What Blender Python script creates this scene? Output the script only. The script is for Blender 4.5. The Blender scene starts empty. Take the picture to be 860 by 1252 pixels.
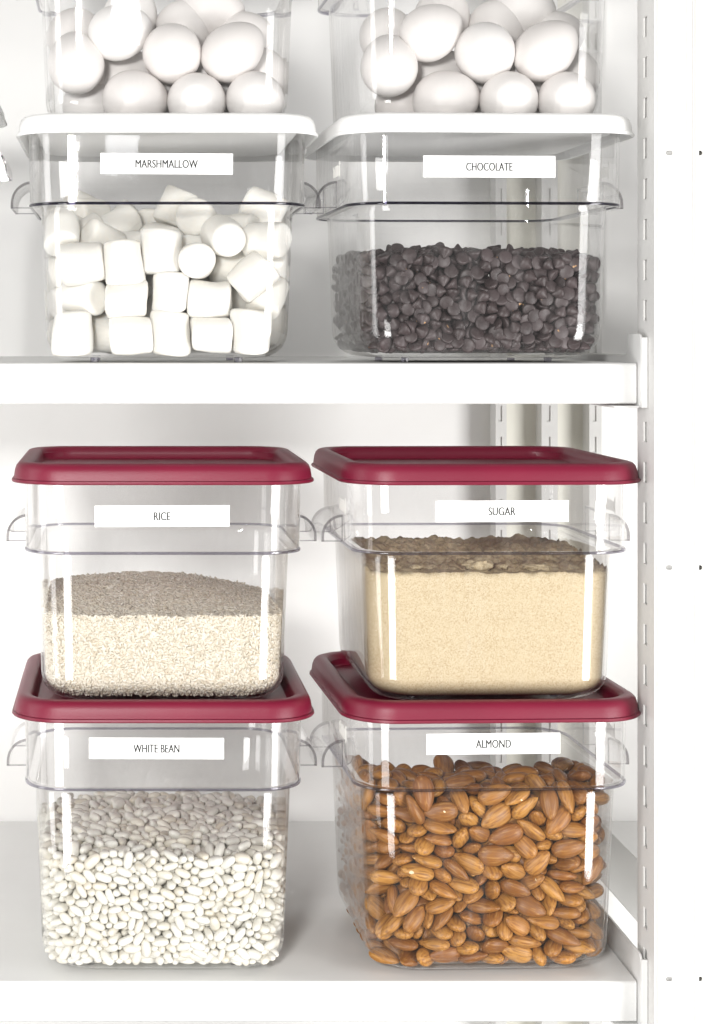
import bpy, bmesh, math, random
import numpy as np
from mathutils import Vector, Quaternion, Matrix

sc = bpy.context.scene
COL = sc.collection
R = math.radians

# ------------------------------------------------------------------ camera
# the camera stands at the origin of the scene, looking along +Y; a shifted lens keeps the verticals upright
FPX, W0, H0 = 2200.0, 860.0, 1252.0
HX, HY = 150.0, 410.0                      # vanishing point of the view axis in the photograph
cd = bpy.data.cameras.new('camera')
cam = bpy.data.objects.new('camera', cd)
COL.objects.link(cam)
cam.location = (0, 0, 0)
cam.rotation_euler = (R(90), 0, 0)
cd.sensor_fit = 'VERTICAL'
cd.sensor_height = 36.0
cd.lens = 36.0 * FPX / H0
cd.shift_x = (W0 / 2 - HX) / H0
cd.shift_y = -(H0 / 2 - HY) / H0
cd.clip_start = .05
cd.clip_end = 50
sc.camera = cam

# ------------------------------------------------------------------ light
w = bpy.data.worlds.new('World')
sc.world = w
w.use_nodes = True
bg = w.node_tree.nodes['Background']
bg.inputs[0].default_value = (1.0, .985, .965, 1)
bg.inputs[1].default_value = .19

def lamp(name, loc, target, sx, sy, power, colour=(1, 1, 1)):
    d = bpy.data.lights.new(name, 'AREA')
    d.shape = 'RECTANGLE'
    d.size, d.size_y, d.energy, d.color = sx, sy, power, colour
    o = bpy.data.objects.new(name, d)
    COL.objects.link(o)
    o.location = loc
    o.rotation_euler = (Vector(target) - Vector(loc)).to_track_quat('-Z', 'Y').to_euler()
    return o
lamp('key_softbox', (-.34, -.35, .27), (.15, 1.5, -.12), .22, .22, 26, (1, .988, .965))
lamp('low_softbox', (-.85, -.20, -.90), (.17, 1.5, -.30), .75, .80, 20, (1, .99, .975))
lamp('added_right_fill', (1.62, .00, -.85), (.30, 1.6, -.30), .70, .90, 24, (1, .99, .975))  # added low fill that brightens the wall on the right
lamp('side_softbox', (1.30, .52, -.38), (.17, 1.5, -.35), .60, 1.35, 14, (1, .99, .98))
lamp('strip_softbox', (-1.20, 1.15, -.10), (.25, 1.90, -.05), .40, 1.70, 9, (1, .99, .98))
lamp('small_lamp', (-.07, -.35, .30), (.0, 1.45, .1), .10, .13, .40, (.96, .97, 1))

sc.view_settings.view_transform = 'Standard'
sc.view_settings.look = 'None'
sc.view_settings.exposure = 0.14
sc.view_settings.gamma = 1.0
sc.render.engine = 'CYCLES'
cy = sc.cycles
cy.max_bounces = 14
cy.diffuse_bounces = 5
cy.glossy_bounces = 5
cy.transmission_bounces = 6
cy.transparent_max_bounces = 48
cy.use_denoising = True
try:
    cy.denoiser = 'OPENIMAGEDENOISE'
    cy.denoising_input_passes = 'RGB_ALBEDO_NORMAL'
except Exception:
    pass
cy.sample_clamp_indirect = 6
cy.use_adaptive_sampling = False
cy.caustics_reflective = False
cy.caustics_refractive = False

# ------------------------------------------------------------------ materials
def mat(name):
    m = bpy.data.materials.new(name)
    m.use_nodes = True
    nt = m.node_tree
    return m, nt, nt.nodes['Principled BSDF'], nt.nodes['Material Output']

def node(nt, kind, **kw):
    n = nt.nodes.new(kind)
    for k, v in kw.items():
        if k.startswith('i_'):
            n.inputs[k[2:].replace('_', ' ')].default_value = v
        else:
            setattr(n, k, v)
    return n

def ramp(nt, fac, stops):
    r = nt.nodes.new('ShaderNodeValToRGB')
    el = r.color_ramp.elements
    while len(el) < len(stops):
        el.new(.5)
    for e, (p, c) in zip(el, stops):
        e.position = p
        e.color = (*c, 1) if len(c) == 3 else c
    nt.links.new(fac, r.inputs[0])
    return r.outputs[0]

def bump(nt, p, height, strength, dist):
    b = node(nt, 'ShaderNodeBump')
    b.inputs['Strength'].default_value = strength
    b.inputs['Distance'].default_value = dist
    nt.links.new(height, b.inputs['Height'])
    nt.links.new(b.outputs[0], p.inputs['Normal'])

def coords(nt):
    return node(nt, 'ShaderNodeTexCoord').outputs['Object']

def noise(nt, vec, scale, detail=4, rough=.55):
    n = node(nt, 'ShaderNodeTexNoise')
    n.inputs['Scale'].default_value = scale
    n.inputs['Detail'].default_value = detail
    n.inputs['Roughness'].default_value = rough
    nt.links.new(vec, n.inputs['Vector'])
    return n.outputs[0]

def painted(name, colour, rough=.4, grime=.06, spec=.4, bscale=500, bstr=.05):
    m, nt, p, out = mat(name)
    v = coords(nt)
    n = noise(nt, v, 7, 6)
    d = tuple(c * (1 - grime) for c in colour)
    nt.links.new(ramp(nt, n, [(.35, d), (.62, colour)]), p.inputs['Base Color'])
    p.inputs['Roughness'].default_value = rough
    p.inputs['Specular IOR Level'].default_value = spec
    bump(nt, p, noise(nt, v, bscale, 2), bstr, .0004)
    return m

def clear_plastic(name, edge, straight=(.985, .985, .985), rough=.015, dark=.6):
    """clear polycarbonate wall: passes light straight through, mirrors by Fresnel, and darkens where the path through the wall is long"""
    m = bpy.data.materials.new(name)
    m.use_nodes = True
    nt = m.node_tree
    nt.nodes.clear()
    out = node(nt, 'ShaderNodeOutputMaterial')
    geo = node(nt, 'ShaderNodeNewGeometry')
    ior = node(nt, 'ShaderNodeMapRange')
    ior.inputs['To Min'].default_value = 1.52
    ior.inputs['To Max'].default_value = 1 / 1.52
    nt.links.new(geo.outputs['Backfacing'], ior.inputs['Value'])
    fr = node(nt, 'ShaderNodeFresnel')
    nt.links.new(ior.outputs[0], fr.inputs['IOR'])
    lw = node(nt, 'ShaderNodeLayerWeight')
    lw.inputs['Blend'].default_value = .5
    tr = node(nt, 'ShaderNodeBsdfTransparent')
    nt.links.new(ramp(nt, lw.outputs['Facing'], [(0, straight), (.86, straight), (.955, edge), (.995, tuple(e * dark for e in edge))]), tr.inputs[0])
    gl = node(nt, 'ShaderNodeBsdfGlossy')
    gl.inputs['Roughness'].default_value = rough
    gl.inputs[0].default_value = (1, 1, 1, 1)
    b = node(nt, 'ShaderNodeBump')
    b.inputs['Strength'].default_value = .26
    b.inputs['Distance'].default_value = .001
    tc = coords(nt)
    nt.links.new(noise(nt, tc, 16, 5, .42), b.inputs['Height'])
    nt.links.new(b.outputs[0], gl.inputs['Normal'])
    mx = node(nt, 'ShaderNodeMixShader')
    nt.links.new(fr.outputs[0], mx.inputs[0])
    nt.links.new(tr.outputs[0], mx.inputs[1])
    nt.links.new(gl.outputs[0], mx.inputs[2])
    # faint scuffs and wiping marks that scatter a little light
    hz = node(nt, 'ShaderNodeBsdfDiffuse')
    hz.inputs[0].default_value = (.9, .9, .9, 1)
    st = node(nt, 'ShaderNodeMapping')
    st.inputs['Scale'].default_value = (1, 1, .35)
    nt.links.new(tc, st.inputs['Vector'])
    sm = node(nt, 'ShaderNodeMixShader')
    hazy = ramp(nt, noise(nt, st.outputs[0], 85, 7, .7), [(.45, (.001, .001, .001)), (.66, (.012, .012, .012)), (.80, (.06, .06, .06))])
    # scuff haze rises at a slant, also standing in for the side walls' reflection
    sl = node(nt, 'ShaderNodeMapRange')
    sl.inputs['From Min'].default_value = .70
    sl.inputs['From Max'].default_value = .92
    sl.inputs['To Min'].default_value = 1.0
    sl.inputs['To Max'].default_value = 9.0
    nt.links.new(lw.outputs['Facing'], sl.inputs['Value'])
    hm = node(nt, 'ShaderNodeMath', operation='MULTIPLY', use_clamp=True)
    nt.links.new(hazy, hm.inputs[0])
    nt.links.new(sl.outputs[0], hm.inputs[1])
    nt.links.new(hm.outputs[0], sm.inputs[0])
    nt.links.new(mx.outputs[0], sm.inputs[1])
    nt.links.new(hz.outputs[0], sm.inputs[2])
    nt.links.new(sm.outputs[0], out.inputs[0])
    return m

M = {}
M['wall'] = painted('white wall paint', (.90, .895, .885), .6, .03)
M['shelf'] = painted('white enamelled shelf steel', (.73, .73, .72), .32, .04)
M['post'] = painted('white enamelled upright steel', (.69, .685, .67), .4, .05)
M['dark'] = painted('painted shade inside upright', (.30, .29, .26), .7, .1)  # dark grey standing in for shade inside the hollow upright
M['tan'] = painted('tan rear plate', (.80, .785, .71), .5, .06)  # plain tan tone of the plate behind the slotted rails
M['white_lid'] = painted('white lid plastic', (.86, .86, .85), .38, .02, bscale=900, bstr=.12)
M['red_lid'] = painted('burgundy lid plastic', (.175, .0060, .028), .40, .12, .46, bscale=1300, bstr=.35)
M['paper'] = painted('white label paper', (.88, .88, .87), .7, .01)
M['ink'] = painted('black printing ink', (.02, .02, .02), .6, .1)
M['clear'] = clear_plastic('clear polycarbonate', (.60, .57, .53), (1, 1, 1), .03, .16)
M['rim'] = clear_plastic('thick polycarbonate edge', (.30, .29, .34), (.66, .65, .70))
M['dark_rim'] = clear_plastic('clear edge with painted darkening', (.06, .055, .10), (.21, .20, .26))  # dark reflection of the clear ledge edge put into its tint
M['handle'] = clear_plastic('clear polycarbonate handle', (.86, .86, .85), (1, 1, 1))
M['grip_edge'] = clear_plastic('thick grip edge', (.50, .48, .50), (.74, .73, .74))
M['etch'] = painted('frosted relief marks', (.62, .61, .58), .8, .05)

def rnd_value(nt):
    oi = node(nt, 'ShaderNodeObjectInfo')
    ge = node(nt, 'ShaderNodeNewGeometry')
    a = node(nt, 'ShaderNodeMath', operation='ADD')
    nt.links.new(oi.outputs['Random'], a.inputs[0])
    nt.links.new(ge.outputs['Random Per Island'], a.inputs[1])
    f = node(nt, 'ShaderNodeMath', operation='FRACT')
    nt.links.new(a.outputs[0], f.inputs[0])
    return f.outputs[0]

def shifted(nt, vec, r, amount=40.):
    s = node(nt, 'ShaderNodeMath', operation='MULTIPLY')
    s.inputs[1].default_value = amount
    nt.links.new(r, s.inputs[0])
    a = node(nt, 'ShaderNodeVectorMath', operation='ADD')
    nt.links.new(vec, a.inputs[0])
    nt.links.new(s.outputs[0], a.inputs[1])
    return a.outputs[0]

def mixc(nt, fac, a, b, mode='MIX'):
    n = node(nt, 'ShaderNodeMix', data_type='RGBA', blend_type=mode)
    for s, v in ((0, fac), (6, a), (7, b)):
        if isinstance(v, (int, float)):
            n.inputs[s].default_value = v
        elif isinstance(v, tuple):
            n.inputs[s].default_value = (*v, 1)
        else:
            nt.links.new(v, n.inputs[s])
    return n.outputs[2]

def local(nt):
    """the piece's own coordinates, kept in a mesh attribute so that joined pieces have them too"""
    return node(nt, 'ShaderNodeAttribute', attribute_name='piece').outputs['Vector']

def almond_mat():
    m, nt, p, out = mat('almond skin')
    r = rnd_value(nt)
    v = shifted(nt, local(nt), r)
    mp = node(nt, 'ShaderNodeMapping')
    mp.inputs['Scale'].default_value = (.055, 1, 1)
    # stretch in the almond's own frame before the per-nut offset
    nt.links.new(local(nt), mp.inputs['Vector'])
    vs = shifted(nt, mp.outputs[0], r)
    streak = noise(nt, vs, 620, 2, .5)
    base = ramp(nt, r, [(0, (.20, .073, .013)), (.3, (.33, .140, .026)), (.7, (.46, .220, .046)), (.85, (.36, .150, .029)), (1, (.24, .088, .018))])
    dark = mixc(nt, ramp(nt, streak, [(.36, (.65, .65, .65)), (.52, (0, 0, 0))]), base, (.17, .060, .014))
    pale = mixc(nt, ramp(nt, streak, [(.56, (0, 0, 0)), (.76, (.45, .45, .45))]), dark, (.58, .33, .12))
    chipn = noise(nt, v, 110, 2)
    col = mixc(nt, ramp(nt, chipn, [(.745, (0, 0, 0)), (.76, (1, 1, 1))]), pale, (.78, .62, .40))
    nt.links.new(col, p.inputs['Base Color'])
    p.inputs['Roughness'].default_value = .46
    p.inputs['Specular IOR Level'].default_value = .45
    bump(nt, p, streak, .5, .0007)
    return m

def bean_mat():
    m, nt, p, out = mat('white bean skin')
    r = rnd_value(nt)
    v = shifted(nt, local(nt), r)
    c = ramp(nt, r, [(0, (.66, .615, .52)), (.25, (.70, .68, .615)), (.8, (.73, .715, .66)), (1, (.67, .63, .535))])
    col = mixc(nt, ramp(nt, noise(nt, v, 160, 3), [(.60, (0, 0, 0)), (.78, (.5, .5, .5))]), c, (.66, .55, .37))
    nt.links.new(col, p.inputs['Base Color'])
    p.inputs['Roughness'].default_value = .38
    bump(nt, p, noise(nt, v, 300, 2), .15, .0005)
    return m

def chip_mat():
    m, nt, p, out = mat('dark chocolate')
    r = rnd_value(nt)
    v = shifted(nt, local(nt), r)
    c = ramp(nt, r, [(0, (.022, .013, .013)), (.5, (.036, .024, .024)), (1, (.060, .044, .045))])
    bl = mixc(nt, ramp(nt, noise(nt, v, 260, 4), [(.35, (0, 0, 0)), (.75, (.5, .5, .5))]), c, (.095, .076, .077))
    scar = mixc(nt, ramp(nt, noise(nt, v, 150, 2), [(.725, (0, 0, 0)), (.755, (1, 1, 1))]), bl, (.46, .27, .13))
    nt.links.new(scar, p.inputs['Base Color'])
    p.inputs['Roughness'].default_value = .46
    p.inputs['Specular IOR Level'].default_value = .42
    bump(nt, p, noise(nt, v, 420, 3), .3, .0005)
    return m

def marsh_mat():
    m, nt, p, out = mat('marshmallow')
    v = local(nt)
    r = rnd_value(nt)
    nt.links.new(ramp(nt, r, [(0, (.74, .72, .67)), (1, (.79, .775, .735))]), p.inputs['Base Color'])
    p.inputs['Roughness'].default_value = .85
    p.inputs['Subsurface Weight'].default_value = .6
    p.inputs['Subsurface Radius'].default_value = (1, .9, .8)
    p.inputs['Subsurface Scale'].default_value = .006
    p.inputs['Specular IOR Level'].default_value = .2
    bump(nt, p, noise(nt, shifted(nt, v, r), 130, 5, .6), .35, .0015)
    return m

def egg_mat():
    m, nt, p, out = mat('white egg shell')
    v = coords(nt)
    r = rnd_value(nt)
    nt.links.new(ramp(nt, r, [(0, (.74, .705, .685)), (1, (.79, .77, .755))]), p.inputs['Base Color'])
    p.inputs['Roughness'].default_value = .5
    bump(nt, p, noise(nt, v, 900, 3), .12, .0004)
    return m

def rice_mat():
    m, nt, p, out = mat('rice grain')
    r = rnd_value(nt)
    nt.links.new(ramp(nt, r, [(0, (.60, .52, .40)), (.3, (.68, .62, .515)), (.85, (.73, .68, .585)), (1, (.79, .75, .67))]), p.inputs['Base Color'])
    p.inputs['Roughness'].default_value = .38
    return m

def sugar_mat():
    m, nt, p, out = mat('light brown sugar')
    v = coords(nt)
    vo = node(nt, 'ShaderNodeTexVoronoi')
    vo.inputs['Scale'].default_value = 1100
    nt.links.new(v, vo.inputs['Vector'])
    grain = vo.outputs['Color']
    bw = node(nt, 'ShaderNodeRGBToBW')
    nt.links.new(grain, bw.inputs[0])
    c = ramp(nt, bw.outputs[0], [(.1, (.40, .295, .165)), (.4, (.50, .398, .25)), (.8, (.57, .475, .32))])
    big = mixc(nt, ramp(nt, noise(nt, v, 30, 4), [(.35, (0, 0, 0)), (.75, (.35, .35, .35))]), c, (.55, .45, .29))
    nt.links.new(big, p.inputs['Base Color'])
    p.inputs['Roughness'].default_value = .6
    bump(nt, p, bw.outputs[0], .5, .0006)
    return m
M['almond'], M['bean'], M['chip'], M['marsh'] = almond_mat(), bean_mat(), chip_mat(), marsh_mat()
M['egg'], M['rice'], M['sugar'] = egg_mat(), rice_mat(), sugar_mat()

# ------------------------------------------------------------------ building helpers
def mesh(name, vs, fs, material, angle=35, smooth=True):
    me = bpy.data.meshes.new(name)
    me.from_pydata([tuple(v) for v in vs], [], fs)
    bm = bmesh.new()
    bm.from_mesh(me)
    bmesh.ops.recalc_face_normals(bm, faces=bm.faces)
    bm.to_mesh(me)
    bm.free()
    if smooth:
        me.shade_smooth()
        if angle is not None:
            me.set_sharp_from_angle(angle=R(angle))
    if material:
        me.materials.append(material)
    return me

def obj(name, me, parent=None, loc=(0, 0, 0), rz=0):
    o = bpy.data.objects.new(name, me)
    COL.objects.link(o)
    o.location = loc
    o.rotation_euler = (0, 0, rz)
    if parent is not None:
        o.parent = parent
    return o

def tag(o, label=None, cat=None, group=None, kind=None):
    if label: o['label'] = label
    if cat: o['category'] = cat
    if group: o['group'] = group
    if kind: o['kind'] = kind
    return o

class MB:
    def __init__(s):
        s.v, s.f = [], []
    def add(s, vs, fs):
        k = len(s.v)
        s.v += [tuple(v) for v in vs]
        s.f += [tuple(i + k for i in f) for f in fs]
    def box(s, x0, x1, y0, y1, z0, z1):
        s.add([(x, y, z) for x in (x0, x1) for y in (y0, y1) for z in (z0, z1)],
              [(0, 1, 3, 2), (4, 6, 7, 5), (0, 4, 5, 1), (2, 3, 7, 6), (0, 2, 6, 4), (1, 5, 7, 3)])
    def prism(s, pts, axis, a, b):
        """extrude a closed 2-D outline; axis 'x': pts are (y,z); 'y': (x,z); 'z': (x,y)"""
        def P(p, t):
            return {'x': (t, p[0], p[1]), 'y': (p[0], t, p[1]), 'z': (p[0], p[1], t)}[axis]
        n = len(pts)
        s.add([P(p, a) for p in pts] + [P(p, b) for p in pts],
              [tuple(range(n)), tuple(range(2 * n - 1, n - 1, -1))] + [(i, (i + 1) % n, n + (i + 1) % n, n + i) for i in range(n)])
    def build(s, name, material, parent=None, angle=35, bevel=0, loc=(0, 0, 0)):
        me = mesh(name, s.v, s.f, material, angle)
        o = obj(name, me, parent, loc)
        if bevel:
            b = o.modifiers.new('edge', 'BEVEL')
            b.width = bevel
            b.segments = 3
            b.limit_method = 'ANGLE'
            b.angle_limit = R(40)
        return o

def ring(half, r, z, n=8):
    c = half - r
    out = []
    for k in range(4):
        a0 = k * math.pi / 2
        cx, cy = [(c, c), (-c, c), (-c, -c), (c, -c)][k]
        for i in range(n + 1):
            a = a0 + i / n * math.pi / 2
            out.append((cx + r * math.cos(a), cy + r * math.sin(a), z))
    return out

def loft(rings, close=True, cap0=False, cap1=False):
    n = len(rings[0])
    vs = [p for r in rings for p in r]
    fs = []
    m = len(rings)
    for i in range(m if close else m - 1):
        a, b = i * n, ((i + 1) % m) * n
        for j in range(n):
            fs.append((a + j, a + (j + 1) % n, b + (j + 1) % n, b + j))
    if cap0: fs.append(tuple(range(n)))
    if cap1: fs.append(tuple(range((m - 1) * n, m * n)))
    return vs, fs

# ------------------------------------------------------------------ the shelving
SF = 1.458            # front edge of the shelves
WY = 1.942            # the back wall
TOP = {'lower': -.5235, 'upper': -.0225}

mb = MB(); mb.box(-1.3, 1.3, WY, WY + .1, -1.2, 1.0)
tag(mb.build('back_wall', M['wall'], None, 30), kind='structure')

def shelf(x0, x1, z, label, group, plate=.024, bracket_right=True):
    root = tag(obj('shelf', None, None, ((x0 + x1) / 2, SF, z)), label, 'shelf', group)
    hx = (x1 - x0) / 2
    mb = MB()      # the sheet-steel tray: flat top with a rolled front, closed behind
    d = WY - SF - .004
    prof = [(0.0022, 0), (.0006, -.0007), (0, -.0024), (0, -.0315), (.0015, -.033), (.012, -.033), (.012, -.0315), (.0022, -.0300),
            (.0022, -.0030), (d, -.0030), (d, 0)]
    mb.prism(prof, 'x', -hx, hx)
    mb.build('shelf_tray', M['shelf'], root, 50)
    for s in (-1, 1):
        if s > 0 and not bracket_right: continue
        b = MB()
        a0, a1 = (hx + .0012, hx + .0032) if s > 0 else (-hx - .0032, -hx - .0012)
        # side plate with a rounded nose that hooks into the upright
        y0 = -.008
        pts = [(y0, -.030)]
        for k in range(7):
            a = R(180 - 15 * k)
            pts.append((y0 + .008 + .008 * math.cos(a), .016 + .008 * math.sin(a)))
        pts += [(.030, .024), (.034, plate), (d, plate), (d, -.034), (y0 + .006, -.036)]
        b.prism(pts, 'x', a0, a1)
        # foot of the bracket, turned in under the shelf
        xin = a0 - .020 if s > 0 else a1
        b.box(min(xin, a0), max(xin + (.020 if s < 0 else 0), a0 if s > 0 else a1 + .02), y0 + .004, d, -.0362, -.0345)
        # bent front flange beside the shelf end
        b.box(a0 if s > 0 else a0 - .003, a1 + (.003 if s > 0 else 0), y0 - .0025, y0 - .0003, -.036, .021)
        b.build('bracket', M['shelf'], root, 40, .0006)
    return root

shelf(-.83, .4165, TOP['upper'], 'upper white steel shelf carrying the marshmallow and chocolate containers', None, .006)
shelf(-.83, .4165, TOP['lower'], 'lower white steel shelf carrying the white bean and almond containers', None)
shelf(.494, 1.25, TOP['upper'], 'white steel shelf of the neighbouring bay behind the front uprights, upper level', None, .004)
shelf(.494, 1.25, TOP['lower'], 'white steel shelf of the neighbouring bay behind the front uprights, lower level', None)

def slotted_face(mb, x0, x1, y0, y1, z0, z1, slots, axis):
    """a sheet x0..x1 or y0..y1 thick in the other direction, pierced by a column of slots: slots = (centre, half width, first z, height, pitch)"""
    c, hw, zs, h, pitch = slots
    z = z0
    k = 0
    while True:
        a = zs + k * pitch
        if a + h > z1: break
        if a > z0:
            seg(mb, x0, x1, y0, y1, z, a, axis, None)
            seg(mb, x0, x1, y0, y1, a, a + h, axis, (c - hw, c + hw))
            z = a + h
        k += 1
    seg(mb, x0, x1, y0, y1, z, z1, axis, None)

def seg(mb, x0, x1, y0, y1, za, zb, axis, gap):
    if gap is None:
        mb.box(x0, x1, y0, y1, za, zb)
    elif axis == 'x':
        mb.box(x0, gap[0], y0, y1, za, zb); mb.box(gap[1], x1, y0, y1, za, zb)
    else:
        mb.box(x0, x1, y0, gap[0], za, zb); mb.box(x0, x1, gap[1], y1, za, zb)

Z0, Z1 = -1.1, .62
def holed_front(mb, x0, x1, y0, y1, holes, hx):
    """front sheet with small round-ended holes"""
    hw, hh = .0027, .0019
    z = Z0
    for hz in sorted(holes):
        mb.box(x0, x1, y0, y1, z, hz - hh)
        mb.box(x0, hx - hw, y0, y1, hz - hh, hz + hh)
        mb.box(hx + hw, x1, y0, y1, hz - hh, hz + hh)
        # rounded ends
        for s in (-1, 1):
            for t in (-1, 1):
                mb.prism([(hx + s * hw, hz + t * hh), (hx + s * hw, hz + t * hh * .25), (hx + s * hw * .82, hz + t * hh * .7), (hx + s * hw * .5, hz + t * hh)], 'y', y0, y1)
        z = hz + hh
    mb.box(x0, x1, y0, y1, z, Z1)

def front_upright(x0, x1, label, hx, zpx, wide_left):
    yf, yb = 1.430, 1.478
    root = tag(obj('upright', None, None, (x0, yf, Z0)), label, 'shelf upright', 'steel uprights of the shelving')
    off = (-x0, -yf, -Z0)
    holes = [(HY - p) / FPX * yf for p in zpx]
    mb = MB()
    holed_front(mb, x0 + .0016, x1 - .0016, yf, yf + .0016, holes, hx)
    # folds of the rolled section
    w_ = x1 - x0
    for fx, fw in ((.0020, .0030), (w_ - .0105, .0022), (w_ - .0050, .0032)):
        mb.prism([(x0 + fx, yf + .0004), (x0 + fx + .0006, yf - .0010), (x0 + fx + fw - .0006, yf - .0010), (x0 + fx + fw, yf + .0004)], 'z', Z0, Z1)
    mb.build('front_face', M['post'], root, 30, loc=off)
    for xa, xb in ((x0, x0 + .0016), (x1 - .0016, x1)):
        mb = MB()
        slotted_face(mb, xa, xb, yf + .0008, yb, Z0, Z1, (1.4560, .0052, -1.0705, .0165, .0328), 'y')
        mb.build('slotted_face', M['post'], root, 30, loc=off)
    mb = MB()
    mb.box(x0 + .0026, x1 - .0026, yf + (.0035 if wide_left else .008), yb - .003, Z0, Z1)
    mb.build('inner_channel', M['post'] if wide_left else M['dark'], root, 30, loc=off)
    return root

front_upright(.4230, .4530, 'white slotted steel upright next to the ends of both shelves, nearest the containers', .4345, (187, 694, 1197), True)
front_upright(.4534, .4840, 'white slotted steel upright of the neighbouring bay, furthest from the containers', .4583, (187, 694, 1197), False)

# uprights against the back wall
root = tag(obj('upright', None, None, (.45, WY, Z0)), 'slotted upright with tan backing against the back wall behind the sugar container', 'shelf upright', 'steel uprights of the shelving')
off = (-.45, -WY, -Z0)
mb = MB(); mb.box(.398, .5055, WY - .012, WY - .002, Z0, Z1); mb.build('backing_plate', M['tan'], root, 30, loc=off)
for xa, xb in ((.3945, .4060), (.4430, .4600), (.4935, .5065)):
    mb = MB()
    yf = WY - .040
    slotted_face(mb, xa, xb, yf, yf + .0016, Z0, Z1, ((xa + xb) / 2 - .001, .0020, -1.075, .0165, .0328), 'x')
    mb.box(xa, xa + .0016, yf + .0016, WY - .012, Z0, Z1)
    mb.box(xa + .0016, xb - .0016, yf + .0018, yf + .0030, Z0, Z1)
    mb.box(xb - .0016, xb, yf + .0016, WY - .012, Z0, Z1)
    mb.build('slotted_rail', M['post'], root, 30, loc=off)

# ------------------------------------------------------------------ the containers
CY = 1.559            # centre of a container, front to back
HL = .1128            # half width at the ledge
ZL6, ZL8 = .124, .1535
LID = .0565           # ledge to lid
FEET = .004

def body_half(z):     # outer half width of the tapered part
    return .1000 + .0415 * max(0, z - .020)

def tub_mesh(zl):
    t = .0024
    zt = zl + LID + .0105
    O = []
    r0, tb = .0215, .0042
    for k in range(6):
        a = R(90 * k / 5)
        O.append((.0785 + r0 * math.sin(a), r0 - r0 * math.cos(a), .029))
    hb = body_half(zl)
    O += [(hb - .0004, zl - .006, .033), (hb, zl - .0015, .033), (hb + .0012, zl - .0003, .034), (HL - .0012, zl, .0355), (HL, zl + .0012, .0360), (HL + .0009, zt, .0360)]
    I = [(HL + .0009 - t, zt, .0328), (HL - t, zl + .0022, .0326), (HL - t - .001, zl + .0014, .0322), (hb + .0012 - t, zl + .0010, .0300),
         (hb - t, zl - .0010, .0290), (hb - t - .0002, zl - .006, .0288)]
    for k in range(5, -1, -1):
        a = R(90 * k / 5)
        rr, rv = r0 - t, r0 - tb
        I.append((.0785 + rr * math.sin(a), tb + rv - rv * math.cos(a), .0265))
    rings = [ring(h, r, z, 9) for h, z, r in O + I]
    vs, fs = loft(rings, close=False, cap0=True, cap1=True)
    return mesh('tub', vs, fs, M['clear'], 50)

def ledge_mesh(zl, m):
    hb = body_half(zl)
    # outer lip of the ledge, where the eye looks along the thickness of the plastic
    pr = [(HL + .0003, zl - .0004, .0352), (HL + .0006, zl + .0002, .0353), (HL + .0006, zl + .0014, .0353), (HL + .0002, zl + .0019, .0351),
          (HL - .0014, zl + .0016, .0345), (HL - .0014, zl - .0002, .0345)]
    vs, fs = loft([ring(h, r, z, 9) for h, z, r in pr], close=True)
    return mesh('ledge', vs, fs, m, 30)

def lid_mesh(m):
    pr = [(.1040, .0035, .030), (.1046, .0115, .030), (.1066, .0130, .032), (.1160, .0130, .037), (.1182, .0110, .038), (.1188, .0004, .0385),
          (.1208, .0000, .0400), (.1216, .0010, .0405), (.1212, .0026, .0402), (.1199, .0031, .0394), (.1195, .0060, .039), (.1189, .0100, .0384), (.1176, .0135, .037),
          (.1155, .0157, .0352), (.1128, .0166, .033), (.1090, .0166, .030), (.1062, .0157, .028), (.1046, .0138, .0265), (.1036, .0105, .0255),
          (.1030, .0072, .025), (.1018, .0058, .024), (.0990, .0055, .022)]
    vs, fs = loft([ring(h + .0024, r + .001, z, 9) for h, z, r in pr], close=False, cap0=True, cap1=True)
    return mesh('lid', vs, fs, m, 40)

def handle_mesh(s):
    """finger grip on the side wall: a quarter-round hood of clear plastic, open below, with thick rounded ends"""
    A, B, L, t = .0180, .0190, .037, .0021
    pts = [(A, 0), (A, .0040)]
    for k in range(1, 11):
        a = R(90 * k / 10)
        pts.append((A * math.cos(a), .0040 + B * math.sin(a)))
    n = len(pts)
    vs, fs, mi = [], [], []
    def strip(p, q, y0, y1, m):
        k = len(vs)
        vs.extend([(s * a[0], y, a[1]) for y in (y0, y1) for a in p + q])
        h = len(p)
        for i in range(h - 1):
            fs.append((k + i, k + i + 1, k + h + i + 1, k + h + i)); mi.append(m)                       # one end
            fs.append((k + 2 * h + i, k + 2 * h + i + 1, k + 3 * h + i + 1, k + 3 * h + i)); mi.append(m)  # the other
            fs.append((k + i, k + i + 1, k + 2 * h + i + 1, k + 2 * h + i)); mi.append(m)                # outside
            fs.append((k + h + i, k + h + i + 1, k + 3 * h + i + 1, k + 3 * h + i)); mi.append(m)        # inside
    ins = [(p[0] - t * (p[0] / A) ** .5, max(p[1] - t * (1 - (p[0] / A) ** 2), 0)) for p in pts]
    strip(pts, ins, -L + .0009, L - .0009, 0)
    for y in (-L, L - .0019):
        strip(pts, ins, y, y + .0019, 1)
        base = [(A, .0001), (0, .0001)]
        strip(base, [(A, .0009), (0, .0009)], y, y + .0019, 1)
        up = [(.0001, .0009), (.0001, B + .003)]
        strip(up, [(.0009, .0009), (.0009, B + .003)], y, y + .0019, 1)
        k = len(vs)
        vs.extend([(s * a[0], y + .0004, a[1]) for a in [(0, 0)] + pts])
        fs.append(tuple(range(k, k + n + 1))); mi.append(0)
    me = mesh('handle', vs, fs, M['handle'], 35)
    me.materials.append(M['grip_edge'])
    me.polygons.foreach_set('material_index', mi)
    return me

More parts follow.
